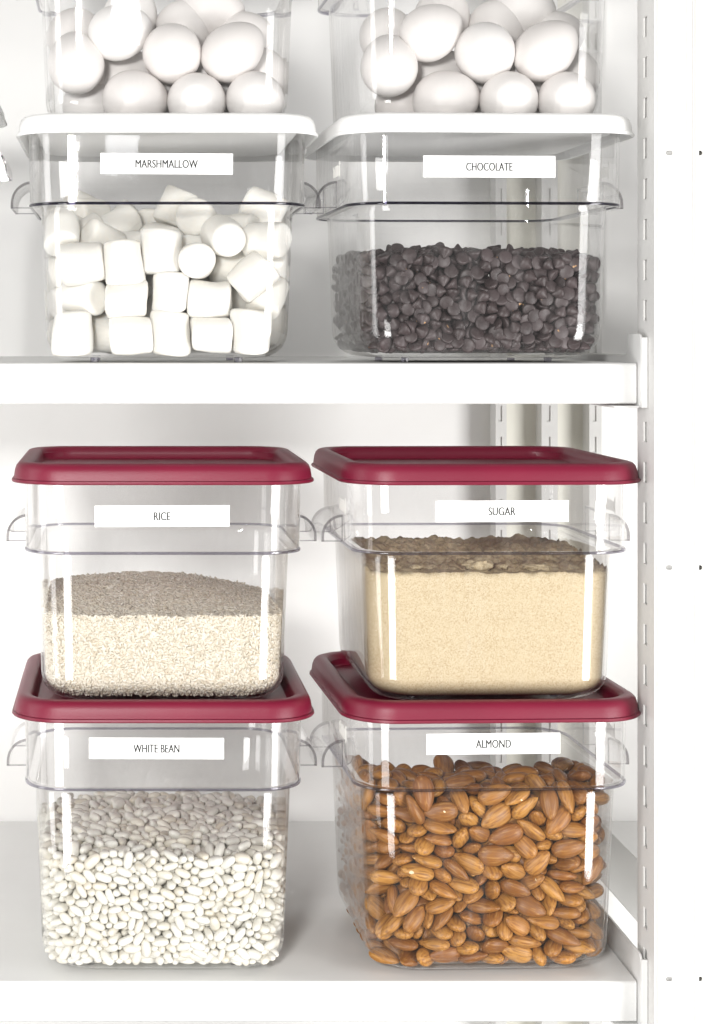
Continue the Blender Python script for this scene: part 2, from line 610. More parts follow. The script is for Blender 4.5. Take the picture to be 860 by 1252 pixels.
TUB = {6: tub_mesh(ZL6), 8: tub_mesh(ZL8)}
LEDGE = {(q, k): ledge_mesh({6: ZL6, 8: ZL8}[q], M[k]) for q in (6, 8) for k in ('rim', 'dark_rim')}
LIDM = {'white': lid_mesh(M['white_lid']), 'burgundy': lid_mesh(M['red_lid'])}
HAND = {1: handle_mesh(1), -1: handle_mesh(-1)}
_f = MB(); _f.prism([(.0034 * math.cos(R(45 * k)), .0034 * math.sin(R(45 * k))) for k in range(8)], 'z', -FEET, .0004)
FOOT = mesh('foot', _f.v, _f.f, M['rim'], 40)

def text_mesh(body, width, height, material, name):
    c = bpy.data.curves.new(name, 'FONT')
    c.body = body
    c.align_x, c.align_y = 'CENTER', 'CENTER'
    c.size = .01
    c.extrude = .00002
    c.resolution_u = 5
    t = bpy.data.objects.new(name, c)
    COL.objects.link(t)
    bpy.context.view_layer.update()
    me = bpy.data.meshes.new_from_object(t.evaluated_get(bpy.context.evaluated_depsgraph_get()))
    bpy.data.objects.remove(t)
    me.materials.clear()
    co = np.empty(len(me.vertices) * 3)
    me.vertices.foreach_get('co', co)
    co = co.reshape(-1, 3)
    lo, hi = co.min(0), co.max(0)
    co[:, 0] = (co[:, 0] - (lo[0] + hi[0]) / 2) * width / (hi[0] - lo[0])
    co[:, 1] = (co[:, 1] - (lo[1] + hi[1]) / 2) * height / (hi[1] - lo[1])
    # a heavier stroke: the outline set four times, a hair apart
    vs, fs = [], []
    for dx, dz in ((-.00019, 0), (-.00006, .000006), (.00006, .000012), (.00019, .000018)):
        k = len(vs)
        vs += [(p[0] + dx, p[1], p[2] + dz) for p in co]
        fs += [tuple(v + k for v in f.vertices) for f in me.polygons]
    return mesh(name, vs, fs, material, 30)

PXM = FPX / (CY - HL - .0010)      # pixels per metre on the front of a container
def container(x, z, size, lid, label, rim='rim', word=None, lab_px=None, word_w=0, rz=0, tilt=0):
    """x, z: centre and underside of the tub; lab_px: label edges in photograph pixels"""
    root = tag(obj('storage_container', None, None, (x, CY, z), R(rz)), label, 'food container', 'clear square food containers on the shelves')
    zl = {6: ZL6, 8: ZL8}[size]
    obj('tub', TUB[size], root)
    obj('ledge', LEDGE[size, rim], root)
    for s in (-1, 1):
        obj('handle', HAND[s], root, (s * (HL + .0004), 0, zl + .0018))
    for sx in (-1, 1):
        for sy in (-1, 1):
            obj('foot', FOOT, root, (sx * .060, sy * .060, 0))
    l = obj('lid', LIDM[lid], root, (0, 0, zl + LID))
    tag(l, lid + ' plastic lid with a sunken middle')
    # relief marks moulded into the side walls
    for s in (-1, 1):
        mk = MB()
        rnd = random.Random(5)
        hw = HL + .0008
        for k in range(9):
            a = -.050 + k * .0035
            h = .004 + .006 * rnd.random()
            mk.box(s * hw - .0003, s * hw + .0003, a, a + .0011, zl + .028, zl + .028 + h)
        mk.box(s * hw - .0003, s * hw + .0003, -.053, -.052, zl + .026, zl + .040)
        mk.build('relief_mark', M['etch'], root)
    if word:
        yf = -(HL + .0009 + .0006)
        c_, s_ = math.cos(R(rz)), math.sin(R(rz))
        k_ = ((lab_px[0] + lab_px[2]) / 2 - HX) / FPX
        cx = (k_ * (CY + yf * c_) - x + yf * s_) / (c_ - k_ * s_)
        cz = (HY - (lab_px[1] + lab_px[3]) / 2) / FPX * (CY + yf * c_ + cx * s_) - z
        hw, hh = (lab_px[2] - lab_px[0]) / PXM / 2, (lab_px[3] - lab_px[1]) / PXM / 2
        mk = MB(); mk.box(-hw, hw, -.00022, .00020, -hh, hh)
        lb = obj('name_label', mesh('name_label', mk.v, mk.f, M['paper'], 30), root, (cx, yf, cz))
        lb.rotation_euler = (0, R(tilt), 0)
        tag(lb, 'white paper label reading ' + word)
        tm = text_mesh(word, word_w / PXM, .0066, M['ink'], 'lettering')
        t = obj('lettering', tm, lb, (0, -.00028, -.0001))
        t.rotation_euler = (R(90), 0, 0)
    return root

ZU = TOP['upper'] + FEET
ZLOW = TOP['lower'] + FEET
LIDH = .0055          # floor of the sunken middle of a lid above the lid's underside
def stacked(z, size): # base of a tub standing on the lid of the one below
    return z + {6: ZL6, 8: ZL8}[size] + LID + LIDH + FEET
XB, XR, XM, XE = .0333, .0330, .0366, .0366
XA, XS, XC, XF = .2975, .2982, .2925, .2930
RA, RS, RC, RF = 2.3, 1.5, 2.3, 1.8      # a little turn of the right-hand stacks, degrees
ZR, ZE = stacked(ZLOW, 8), stacked(ZU, 6)
container(XB, ZLOW, 8, 'burgundy', 'clear square container of white beans labelled WHITE BEAN under a burgundy lid', 'rim', 'WHITE BEAN', (109, 902, 274, 928), 56, tilt=.15)
container(XA, ZLOW, 8, 'burgundy', 'clear square container of almonds labelled ALMOND under a burgundy lid', 'rim', 'ALMOND', (521, 896.5, 686, 922), 43, rz=RA, tilt=0)
container(XR, ZR, 6, 'burgundy', 'clear square container of rice labelled RICE standing on the white bean container', 'rim', 'RICE', (116, 618, 281, 644), 20, tilt=-.25)
container(XS, ZR, 6, 'burgundy', 'clear square container of brown sugar labelled SUGAR standing on the almond container', 'rim', 'SUGAR', (532, 612, 696, 638), 33, rz=RS, tilt=-.1)
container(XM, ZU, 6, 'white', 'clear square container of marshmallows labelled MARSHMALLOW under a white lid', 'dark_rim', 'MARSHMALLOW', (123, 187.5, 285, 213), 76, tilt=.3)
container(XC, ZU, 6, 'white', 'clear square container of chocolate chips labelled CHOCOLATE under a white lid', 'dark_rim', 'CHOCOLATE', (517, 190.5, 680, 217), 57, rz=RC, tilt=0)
container(XE, ZE, 6, 'white', 'clear square container of white eggs standing on the marshmallow container', 'rim')
container(XF, ZE, 6, 'white', 'clear square container of white eggs standing on the chocolate container', 'rim', rz=RF)
container(-.2290, ZU, 8, 'white', 'clear square container beside the marshmallow container, only its side grip in view', 'rim')

# ------------------------------------------------------------------ what is in them

# resting places of the loose pieces, settled beforehand: x, y, z in tenths of a millimetre from the underside of the tub,
# size in percent, turn as a rotation vector in hundredths of a radian
DATA = {}
DATA['almond'] = [-570,-979,1482,109,-141,129,100,8,-977,1471,109,142,-23,28,22,-968,1284,114,22,193,-177,617,-966,1019,109,162,-24,7,27,-964,967,109,161,-1,-4,101,-966,1132,109,44,213,-202,
460,-965,1388,103,98,85,-139,314,-941,541,103,111,20,-44,-707,-903,571,114,-83,243,54,-436,-979,1330,103,11,225,-216,-206,-922,899,109,74,151,239,-637,-933,449,97,-161,-84,-52,
366,-963,910,97,131,-70,41,-611,-934,834,109,-36,78,-298,526,-966,1243,103,72,118,-208,588,-899,278,114,-288,57,46,183,-953,691,97,-111,36,7,609,-939,1430,109,14,110,-86,
-264,-930,1411,97,-184,159,40,-851,-795,100,114,-276,146,5,209,-900,148,103,28,-250,153,-426,-930,561,97,-261,-3,-46,191,-964,1454,97,-59,255,54,491,-933,678,103,49,69,-37,
-427,-951,1203,103,-270,31,20,-245,-915,723,103,8,-67,266,-382,-895,140,103,16,-158,-261,203,-945,397,92,75,-165,238,-851,-797,747,103,234,13,-13,-869,-633,432,114,-210,32,86,
837,-870,809,103,-36,212,40,312,-948,1168,109,-83,-54,-265,264,-959,1355,103,-78,-61,-16,-638,-955,1345,109,-8,-198,-63,255,-945,1045,92,-119,-205,-167,-63,-897,537,109,-284,96,-15,
-217,-661,1489,114,-32,305,45,-401,-932,681,97,30,42,-25,668,-963,1168,92,-220,35,-16,415,-914,420,109,-35,60,-290,166,-935,832,103,-20,-116,-214,271,-904,243,109,277,17,-25,
-864,-804,1093,103,60,48,275,-303,-941,848,97,-54,71,-13,42,-914,212,97,214,42,5,-467,-887,230,97,75,300,11,-709,-803,209,103,-3,-9,244,-534,-932,925,97,33,-25,296,
-109,-949,1142,97,-6,-134,-199,701,-797,1436,114,-44,-119,162,-971,-681,1392,103,25,187,-12,-542,-898,1051,109,-210,-125,11,-864,-754,1279,103,-38,20,-10,-590,-885,729,109,-225,-145,-33,
-788,-783,1169,114,-192,-224,89,600,-913,479,97,4,16,298,-800,-865,387,103,98,-24,-280,103,-882,575,97,160,230,100,-182,-928,1242,103,225,106,-46,427,-778,1447,109,188,9,-117,
615,-892,883,103,111,241,60,-815,-712,876,103,-14,-61,15,-449,-946,1103,97,-28,39,-282,520,-873,189,97,-250,-146,-30,-248,-896,1088,114,145,158,14,328,-926,748,92,69,-71,-47,
-527,-863,118,103,93,59,75,883,-686,278,97,72,-44,235,10,-871,661,109,87,143,94,-412,-917,445,97,107,-5,-254,23,-865,460,109,-4,-51,112,-721,-891,1427,103,135,98,21,
-18,-890,859,109,-156,-216,-50,941,-664,1476,109,84,-156,-167,674,-890,681,92,12,11,41,113,-899,367,92,-171,-155,-34,590,-866,770,92,272,-30,-15,-672,-860,104,103,-21,49,-210,
815,-878,969,109,-267,-124,9,-171,-882,440,109,-44,12,-222,-94,-888,1331,114,-239,-66,112,-824,-794,1504,109,13,-23,-142,636,-872,580,109,-5,-7,225,727,-869,184,103,7,1,-55,
275,-662,1520,103,-21,-8,33,-130,-873,298,103,1,80,127,-818,-739,341,109,118,-19,83,585,-852,99,109,154,261,-10,-388,-851,987,114,203,223,1,-293,-854,401,103,33,8,155,
-147,-883,124,97,-6,-26,-48,-276,-844,288,109,209,180,79,-943,-664,1099,103,-84,-66,-187,373,-924,1257,103,-44,-58,-188,-216,-857,189,109,150,250,1,-679,-829,1281,97,-13,-261,-144,
-604,-901,1165,103,265,151,0,-838,-759,1383,109,-169,-242,55,371,-851,333,109,70,25,181,-861,-649,628,109,-15,254,-122,406,-847,125,103,-167,-145,60,-150,-892,627,103,-125,259,-9,
-417,-860,337,103,-170,-245,-20,-978,-491,1484,109,-103,-98,140,-688,-798,902,103,253,133,13,802,-643,1520,92,-20,55,194,-434,-794,1475,103,-152,259,46,905,-731,1358,97,48,287,-109,
-786,-778,566,92,170,-52,-193,-146,-881,1000,109,-28,-49,-170,-421,-886,802,97,55,79,184,476,-878,559,103,102,-23,-178,808,-913,1221,103,183,-212,93,-82,-498,1496,109,-17,5,277,
717,-793,272,97,9,52,285,-772,-711,1016,103,68,-35,29,0,-859,104,97,-15,7,226,830,-882,1339,97,-99,72,-153,39,-813,340,114,64,16,89,722,-909,1287,97,-85,-29,124,
-903,-530,814,103,109,281,-48,-935,-641,316,103,-72,100,-142,868,-682,573,103,-31,288,43,-138,-837,1472,97,182,224,-30,884,-555,412,103,-132,-245,-47,787,-875,1078,109,196,202,-21,
-848,-574,1531,92,-17,33,198,725,-849,856,109,-240,111,-57,431,-908,1030,92,-143,274,-53,623,-854,378,103,191,-195,-32,769,-732,419,109,230,201,48,680,-554,1484,97,-34,72,-118,
-927,-448,898,109,201,218,-30,370,-433,1504,114,-6,-4,296,-710,-835,307,97,-12,12,139,118,-885,952,97,-23,-208,212,-719,-572,1494,109,49,-33,-130,-254,-819,548,109,52,-7,-178,
-863,-584,106,97,265,-72,-32,-677,-838,1087,97,-176,248,-9,-517,-870,437,97,-113,173,-79,391,-845,673,109,19,65,-150,-605,-793,993,109,33,-302,2,527,-510,1431,114,111,205,69,
483,-846,1121,109,16,27,186,-604,-428,1489,103,4,11,-80,761,-775,620,103,21,36,-33,893,-667,137,103,225,194,87,-904,-584,1229,109,32,14,78,-925,-483,588,103,46,-21,-162,
-54,-811,762,109,71,-57,-196,-924,-620,738,97,147,255,22,-514,-845,650,103,24,20,-150,-424,-527,1486,97,-43,-83,-256,-726,-682,128,103,-237,107,61,-931,-98,443,92,-114,179,52,
-964,-338,984,97,-165,-155,142,-947,89,589,114,121,-130,-133,-857,-522,228,97,79,-27,8,-615,-805,1502,97,10,13,224,-363,-877,1308,97,192,44,-139,214,-861,1212,103,195,19,32,
-598,-727,313,103,-87,-107,153,-972,-64,1169,97,154,-162,-117,-934,-205,688,97,-209,217,87,-453,-701,300,114,133,-14,135,-749,-659,505,114,28,53,-210,-366,-343,1489,103,214,206,-15,
-972,-288,1255,103,-78,96,-135,-714,-661,812,109,-71,-72,40,815,-739,180,103,-255,168,20,-982,-147,1478,97,162,-18,-214,100,-315,1450,103,251,-46,-10,-903,-539,1112,109,-39,-11,-97,
-915,-464,465,114,-116,209,-48,790,-729,1428,97,-215,121,-68,-972,170,1178,109,-91,143,-111,406,-846,1335,109,-56,62,4,719,-768,738,97,0,-292,-35,95,-799,1477,114,83,28,151,
-881,-258,854,114,208,-88,6,-937,-24,848,103,69,-7,-165,897,-589,1056,109,-12,-179,176,466,-844,918,109,-31,17,-131,-627,-794,534,114,-47,-40,306,-967,299,1055,97,-137,159,-97,
-652,-736,715,103,-170,238,0,-966,512,1161,109,110,-75,-166,-805,-603,941,103,37,-273,146,-977,337,1348,103,-93,168,-60,-962,-242,1100,97,-98,-62,157,-946,26,1059,103,45,-30,-175,
-656,-784,810,97,-21,-24,89,-298,-825,641,103,-202,166,-8,178,-834,492,97,-21,10,-153,-76,-769,172,97,-192,-237,8,-256,-785,1170,103,259,107,-131,694,-767,527,103,21,-67,222,
-890,-314,408,103,73,46,-100,-879,-451,158,92,94,-19,-56,-918,229,429,97,35,21,-192,-918,-246,207,103,69,100,130,-908,-12,200,103,45,25,202,839,-694,1120,114,114,244,51,
285,-796,945,114,-146,-192,-40,58,-825,1083,109,25,-51,45,-929,513,379,92,-150,201,-26,670,-150,1447,97,-107,55,-41,-635,-685,625,97,-303,17,-32,-303,-791,887,109,88,-77,70,
953,-455,1476,97,-233,139,39,-277,-283,1412,109,-7,288,1,-400,-179,1438,109,92,25,47,-891,-97,596,103,-25,-14,96,-921,-427,1289,97,40,39,47,-939,205,944,109,26,45,170,
561,-809,1426,97,140,-138,-160,-939,22,745,97,-175,212,-57,-563,-680,191,103,-265,-46,2,-890,406,859,103,-6,18,48,185,-552,1462,103,-50,83,-174,-913,693,554,97,-42,-10,212,
-911,566,281,103,221,101,126,-90,-197,1426,103,138,209,-74,257,-736,1421,114,-41,55,155,-939,195,819,103,-178,189,-66,879,-650,688,97,39,-3,38,-302,-778,1403,97,0,313,13,
-879,691,770,109,15,6,-50,-205,-79,1475,109,31,49,-158,-925,134,304,92,-11,65,-147,-879,442,456,103,-255,-70,37,-834,-422,1470,109,-132,249,123,-850,-151,98,103,301,-58,-7,
-917,330,547,97,160,265,20,550,-713,839,97,156,-52,-113,-668,-727,1188,97,-43,-260,124,-901,592,834,109,-1,-67,229,-909,190,218,97,-176,-194,-54,164,-797,133,103,99,-17,-243,
83,-775,717,103,142,-57,-141,-946,412,1251,103,-162,215,50,-883,-487,703,109,47,-2,-84,849,-698,1010,92,-89,-296,37,-936,-289,1382,109,-4,11,136,-921,-535,1352,92,-149,-224,-11,
-878,-255,1487,114,-60,4,70,-947,-50,1417,103,77,-76,-86,-921,531,1040,114,155,266,2,-861,68,105,103,-1,3,94,-885,-461,337,97,-80,0,-88,-909,230,719,97,-22,-33,233,
540,-714,699,109,92,62,226,317,-795,453,97,39,23,-224,105,-458,1410,103,11,31,107,-865,755,325,109,223,68,11,-903,-135,283,97,-20,43,-111,-953,111,1297,103,50,23,155,
810,-438,1416,109,-171,-19,157,-880,-230,350,103,4,87,-231,-190,-721,360,97,-44,45,-96,-904,8,410,109,-187,158,-12,-899,-84,1282,109,-54,27,56,-894,335,199,103,-23,67,-89,
-907,371,652,103,-247,-182,-16,-898,391,759,109,252,-156,8,414,-787,815,109,199,-219,-40,-214,-809,1303,103,246,158,-37,-815,-583,1390,103,277,56,-109,-910,587,672,109,1,-9,-210,
-875,712,194,103,63,43,51,91,-695,1399,109,11,45,-68,482,-732,257,109,-90,187,-94,186,-44,1414,103,-19,5,266,-893,-414,1171,103,262,75,-18,-672,-729,1402,109,238,-47,-36,
-11,-784,249,92,-10,66,-50,670,-709,99,109,-1,10,249,-77,-704,409,92,-184,176,56,-885,524,930,109,9,4,-50,-865,236,108,92,290,71,-36,305,-830,1069,103,-195,-16,10,
-115,-763,1070,97,30,76,116,109,-153,1419,97,-95,-74,237,-884,585,125,109,18,54,167,939,-645,805,97,185,-127,-52,-876,-287,588,109,17,254,-7,-882,-123,907,97,-9,-80,286,
838,-569,279,114,-30,146,-254,690,-808,1126,109,255,81,57,-486,-783,892,103,-285,111,-20,180,-850,1338,103,-92,68,245,675,-672,331,97,38,307,43,-795,-485,607,103,129,-33,-207,
113,-807,856,109,72,69,-204,503,-726,527,103,12,-53,193,118,-724,240,109,115,237,41,-318,-738,1060,109,153,-250,-15,828,-81,1493,114,3,13,88,590,-843,1273,109,-189,-9,-117,
-852,391,99,97,307,50,-19,-857,332,369,103,-309,3,-52,866,-570,1409,97,133,113,116,-50,-690,678,97,-209,-122,-45,-123,-678,962,97,-261,-36,48,-864,483,587,103,7,277,75,
-899,380,964,97,-2,0,265,836,-724,1237,103,-118,266,-16,-900,-197,985,103,15,21,-104,-741,-671,1285,109,241,-99,-13,302,-734,278,109,-117,-247,-109,-833,-395,818,103,42,291,21,
-155,-786,837,103,12,50,-146,-338,-629,1408,109,27,3,13,-89,-743,1197,103,219,106,10,952,135,1408,103,-47,24,155,-167,-704,737,103,-2,-93,88,-591,-654,954,97,158,41,-12,
-258,-694,482,97,53,-285,-65,67,-706,605,97,-127,224,67,581,-255,1410,103,-6,19,-115,384,-7,1418,92,-33,100,236,963,-562,1349,97,-9,-58,120,9,-839,1189,97,255,-81,75,
220,-789,366,109,17,41,-120,9,-852,1377,103,16,-196,-77,823,-545,532,114,-5,59,-140,-654,-63,1431,103,250,-105,-104,-512,-862,1343,109,-44,87,48,-879,-5,976,92,295,23,26,
672,-732,1311,109,-22,-311,8,-146,-719,1373,92,49,266,61,-464,-683,731,114,170,110,-204,-444,-566,1324,103,288,120,-7,-693,-541,710,114,-172,89,111,903,-489,1108,97,-67,-246,164,
-855,-316,735,103,48,284,85,342,-798,582,109,7,83,-79,204,-750,749,114,-27,85,-131,-785,-444,456,109,152,167,69,-155,-686,246,103,284,51,1,-102,-700,542,109,-129,-229,-93,
-568,-688,1261,114,11,160,168,265,-746,1283,97,-259,51,-2,-518,-690,1064,109,-8,-283,38,-865,572,502,97,3,-300,86,-721,-429,1104,103,286,90,-16,714,-320,1438,97,-37,-12,-260,
-771,-627,274,97,-103,-289,-45,537,-724,1063,103,91,24,-244,644,-724,1212,103,268,-135,4,-972,663,1342,109,-136,-163,77,923,-141,1411,97,-58,220,-25,675,-675,1064,103,17,-89,160,
-423,-768,534,97,157,45,-130,650,-650,488,114,127,-22,101,125,122,1421,109,-34,-302,59,-593,-186,1438,97,118,-244,-142,623,-836,991,103,-51,-22,-72,-529,-683,93,97,13,299,15,
-405,-811,1164,109,-28,18,-56,-6,-701,1024,97,-91,143,1,442,-674,107,97,14,268,72,-312,-741,94,103,-250,186,2,-675,-449,897,103,195,-162,-60,-884,667,1118,103,46,-3,-43,
-26,-93,1441,97,-124,105,-42,-869,-312,111,103,-14,7,224,-724,-585,1160,103,-41,58,-256,-252,-423,1393,109,-106,-1,-23,297,-781,122,97,-214,211,-90,273,-741,838,103,210,-166,-106,
31,-673,855,97,-68,1,4,212,-798,591,97,272,-33,-121,612,-706,203,109,37,56,-224,158,-761,1044,97,66,-47,56,-349,-668,925,114,-11,-257,-165,766,-80,1391,97,-274,143,-36,
-361,-770,188,103,-20,-61,91,-278,-730,772,109,-235,128,-14,-377,-688,429,109,-74,-211,-33,431,-311,1455,109,70,5,-40,-25,-203,1326,103,-28,8,256,-188,-657,1144,103,-127,75,100,
971,-420,1221,109,-173,-98,143,361,-594,1438,109,46,4,-309,-546,-689,1428,103,-82,43,-29,-735,-562,1046,109,-25,-24,-263,-824,-428,978,109,-233,-173,60,640,-446,1404,92,0,-60,249,
-688,-526,1396,97,-176,151,-89,86,-686,481,103,25,144,-199,-344,-727,1293,103,-149,-53,40,52,-655,342,103,155,-21,26,380,-665,697,109,41,-187,131,376,-577,1324,103,8,3,-238,
-681,-608,396,109,94,-12,-161,633,-669,934,103,-7,-240,-69,681,-638,640,92,32,-148,260,-422,-655,1171,103,17,217,-217,-676,-453,585,103,105,-2,-147,-854,772,101,97,-249,160,46,
-693,-192,648,109,-68,71,-183,-694,-372,1010,97,26,21,-97,-162,6,1399,97,-246,188,5,-919,109,1440,109,32,-190,166,899,-288,1418,103,-109,-12,281,933,-514,864,103,226,143,-87,
923,-340,473,97,-223,-133,66,969,513,1098,109,199,-47,-183,972,-153,1153,103,116,119,116,950,283,599,109,-97,130,-82,-124,-567,1411,97,-13,3,251,879,-402,375,109,-277,-101,9,
948,199,743,109,138,134,128,946,-263,1019,103,-19,54,-128,910,-107,223,109,-68,-2,143,905,521,179,103,55,-26,134,885,-382,598,92,-63,-28,-296,916,184,479,103,-11,97,42,
968,-61,1334,109,-12,-110,73,962,558,924,97,-157,-136,90,922,38,1155,103,-163,259,-18,939,303,876,109,198,-162,-66,943,683,434,97,71,101,110,893,710,579,97,44,-253,-16,
927,-279,782,103,-227,162,19,940,-64,873,103,-28,51,-130,832,-701,795,97,286,22,-72,926,379,479,97,29,40,119,934,454,710,103,190,-167,-19,940,320,1193,109,-207,-178,-16,
905,240,303,109,19,19,-136,885,-450,708,114,-30,-70,215,914,106,376,97,-125,-196,98,909,-142,504,103,255,126,-76,893,215,1067,109,74,-281,-17,936,-274,635,97,1,80,116,
926,27,630,103,-65,29,-164,916,-15,750,103,-164,-231,90,897,-170,709,92,36,-262,-21,-554,-508,1396,103,-33,20,222,903,-272,926,97,67,-256,44,912,485,285,97,-6,9,129,
916,-13,527,103,-36,-41,-107,919,-338,1106,97,-122,-239,-33,454,-701,1345,103,-69,233,88,875,-486,116,109,-191,224,18,912,496,381,103,-9,14,134,-833,-37,694,109,60,286,-8,
925,119,965,103,1,-5,-169,861,-423,269,103,-12,25,-269,795,-717,925,109,105,-267,10,873,293,118,97,60,37,261,939,-1,1057,103,-238,195,-11,903,-248,363,103,-9,152,-133,
945,-97,967,92,32,0,135,841,356,219,109,-13,-290,38,873,741,767,103,-102,240,-162,923,518,552,97,5,18,145,874,-365,833,103,-261,-21,-38,882,147,187,109,-258,127,2,
914,371,998,109,276,-114,-58,877,48,118,103,248,166,-9,913,-6,284,97,-34,-21,-132,-802,171,506,109,-7,299,10,849,831,663,97,29,48,1,-719,-548,98,97,-20,-54,254,
903,-438,985,103,45,35,235,932,-396,1355,97,-23,234,-72,-641,-800,409,103,73,-14,-122,861,-308,192,97,44,100,-282,-187,-688,131,103,-52,-258,-6,-546,-343,1409,109,-25,15,277,
912,87,1290,103,-15,-117,218,907,541,800,103,-6,31,200,-861,-309,1061,97,221,215,-16,921,638,1047,103,171,-253,-62,852,591,99,109,17,5,-264,245,-267,1397,103,32,1,-195,
371,-710,1074,103,71,29,-106,435,-722,1202,103,70,-48,-236,-755,-350,285,114,59,-32,23,-46,-394,1403,109,223,-164,-44,-863,-271,1259,92,218,-164,-111,-799,77,1059,109,91,245,-2,
892,749,895,97,-44,-275,43,862,679,185,97,-40,-11,41,-846,250,1048,97,-68,-28,81,-840,103,1175,109,139,-246,28,-859,-104,1177,97,241,182,-43,-828,-98,1064,97,275,99,-59,
800,-384,1220,114,-75,-251,82,-76,-685,1310,103,68,259,64,-748,-266,1124,109,275,-25,-34,-819,30,257,103,-8,-238,-11,-252,-538,1324,103,137,270,-9,-812,-166,781,103,104,201,153,
-763,-282,1386,109,-95,-128,210,-694,-355,94,103,199,230,-13,-685,-515,213,109,-242,164,-58,-796,32,535,97,43,-9,38,82,-368,1322,97,-108,292,2,896,123,835,97,-266,12,-97,
909,185,1244,103,66,87,-256,-307,-658,619,109,154,-14,34,468,-723,421,103,-163,-194,-27,64,-695,1261,109,170,188,176,718,-546,429,103,40,51,-72,-739,-266,532,109,-48,-25,89,
-798,-457,1314,103,31,61,-102,-93,-486,1324,103,138,279,-2,244,-477,1339,97,-51,11,-137,-875,320,1142,97,-118,115,-143,-816,27,1298,103,-68,-41,-247,-785,-98,1377,92,-43,8,52]
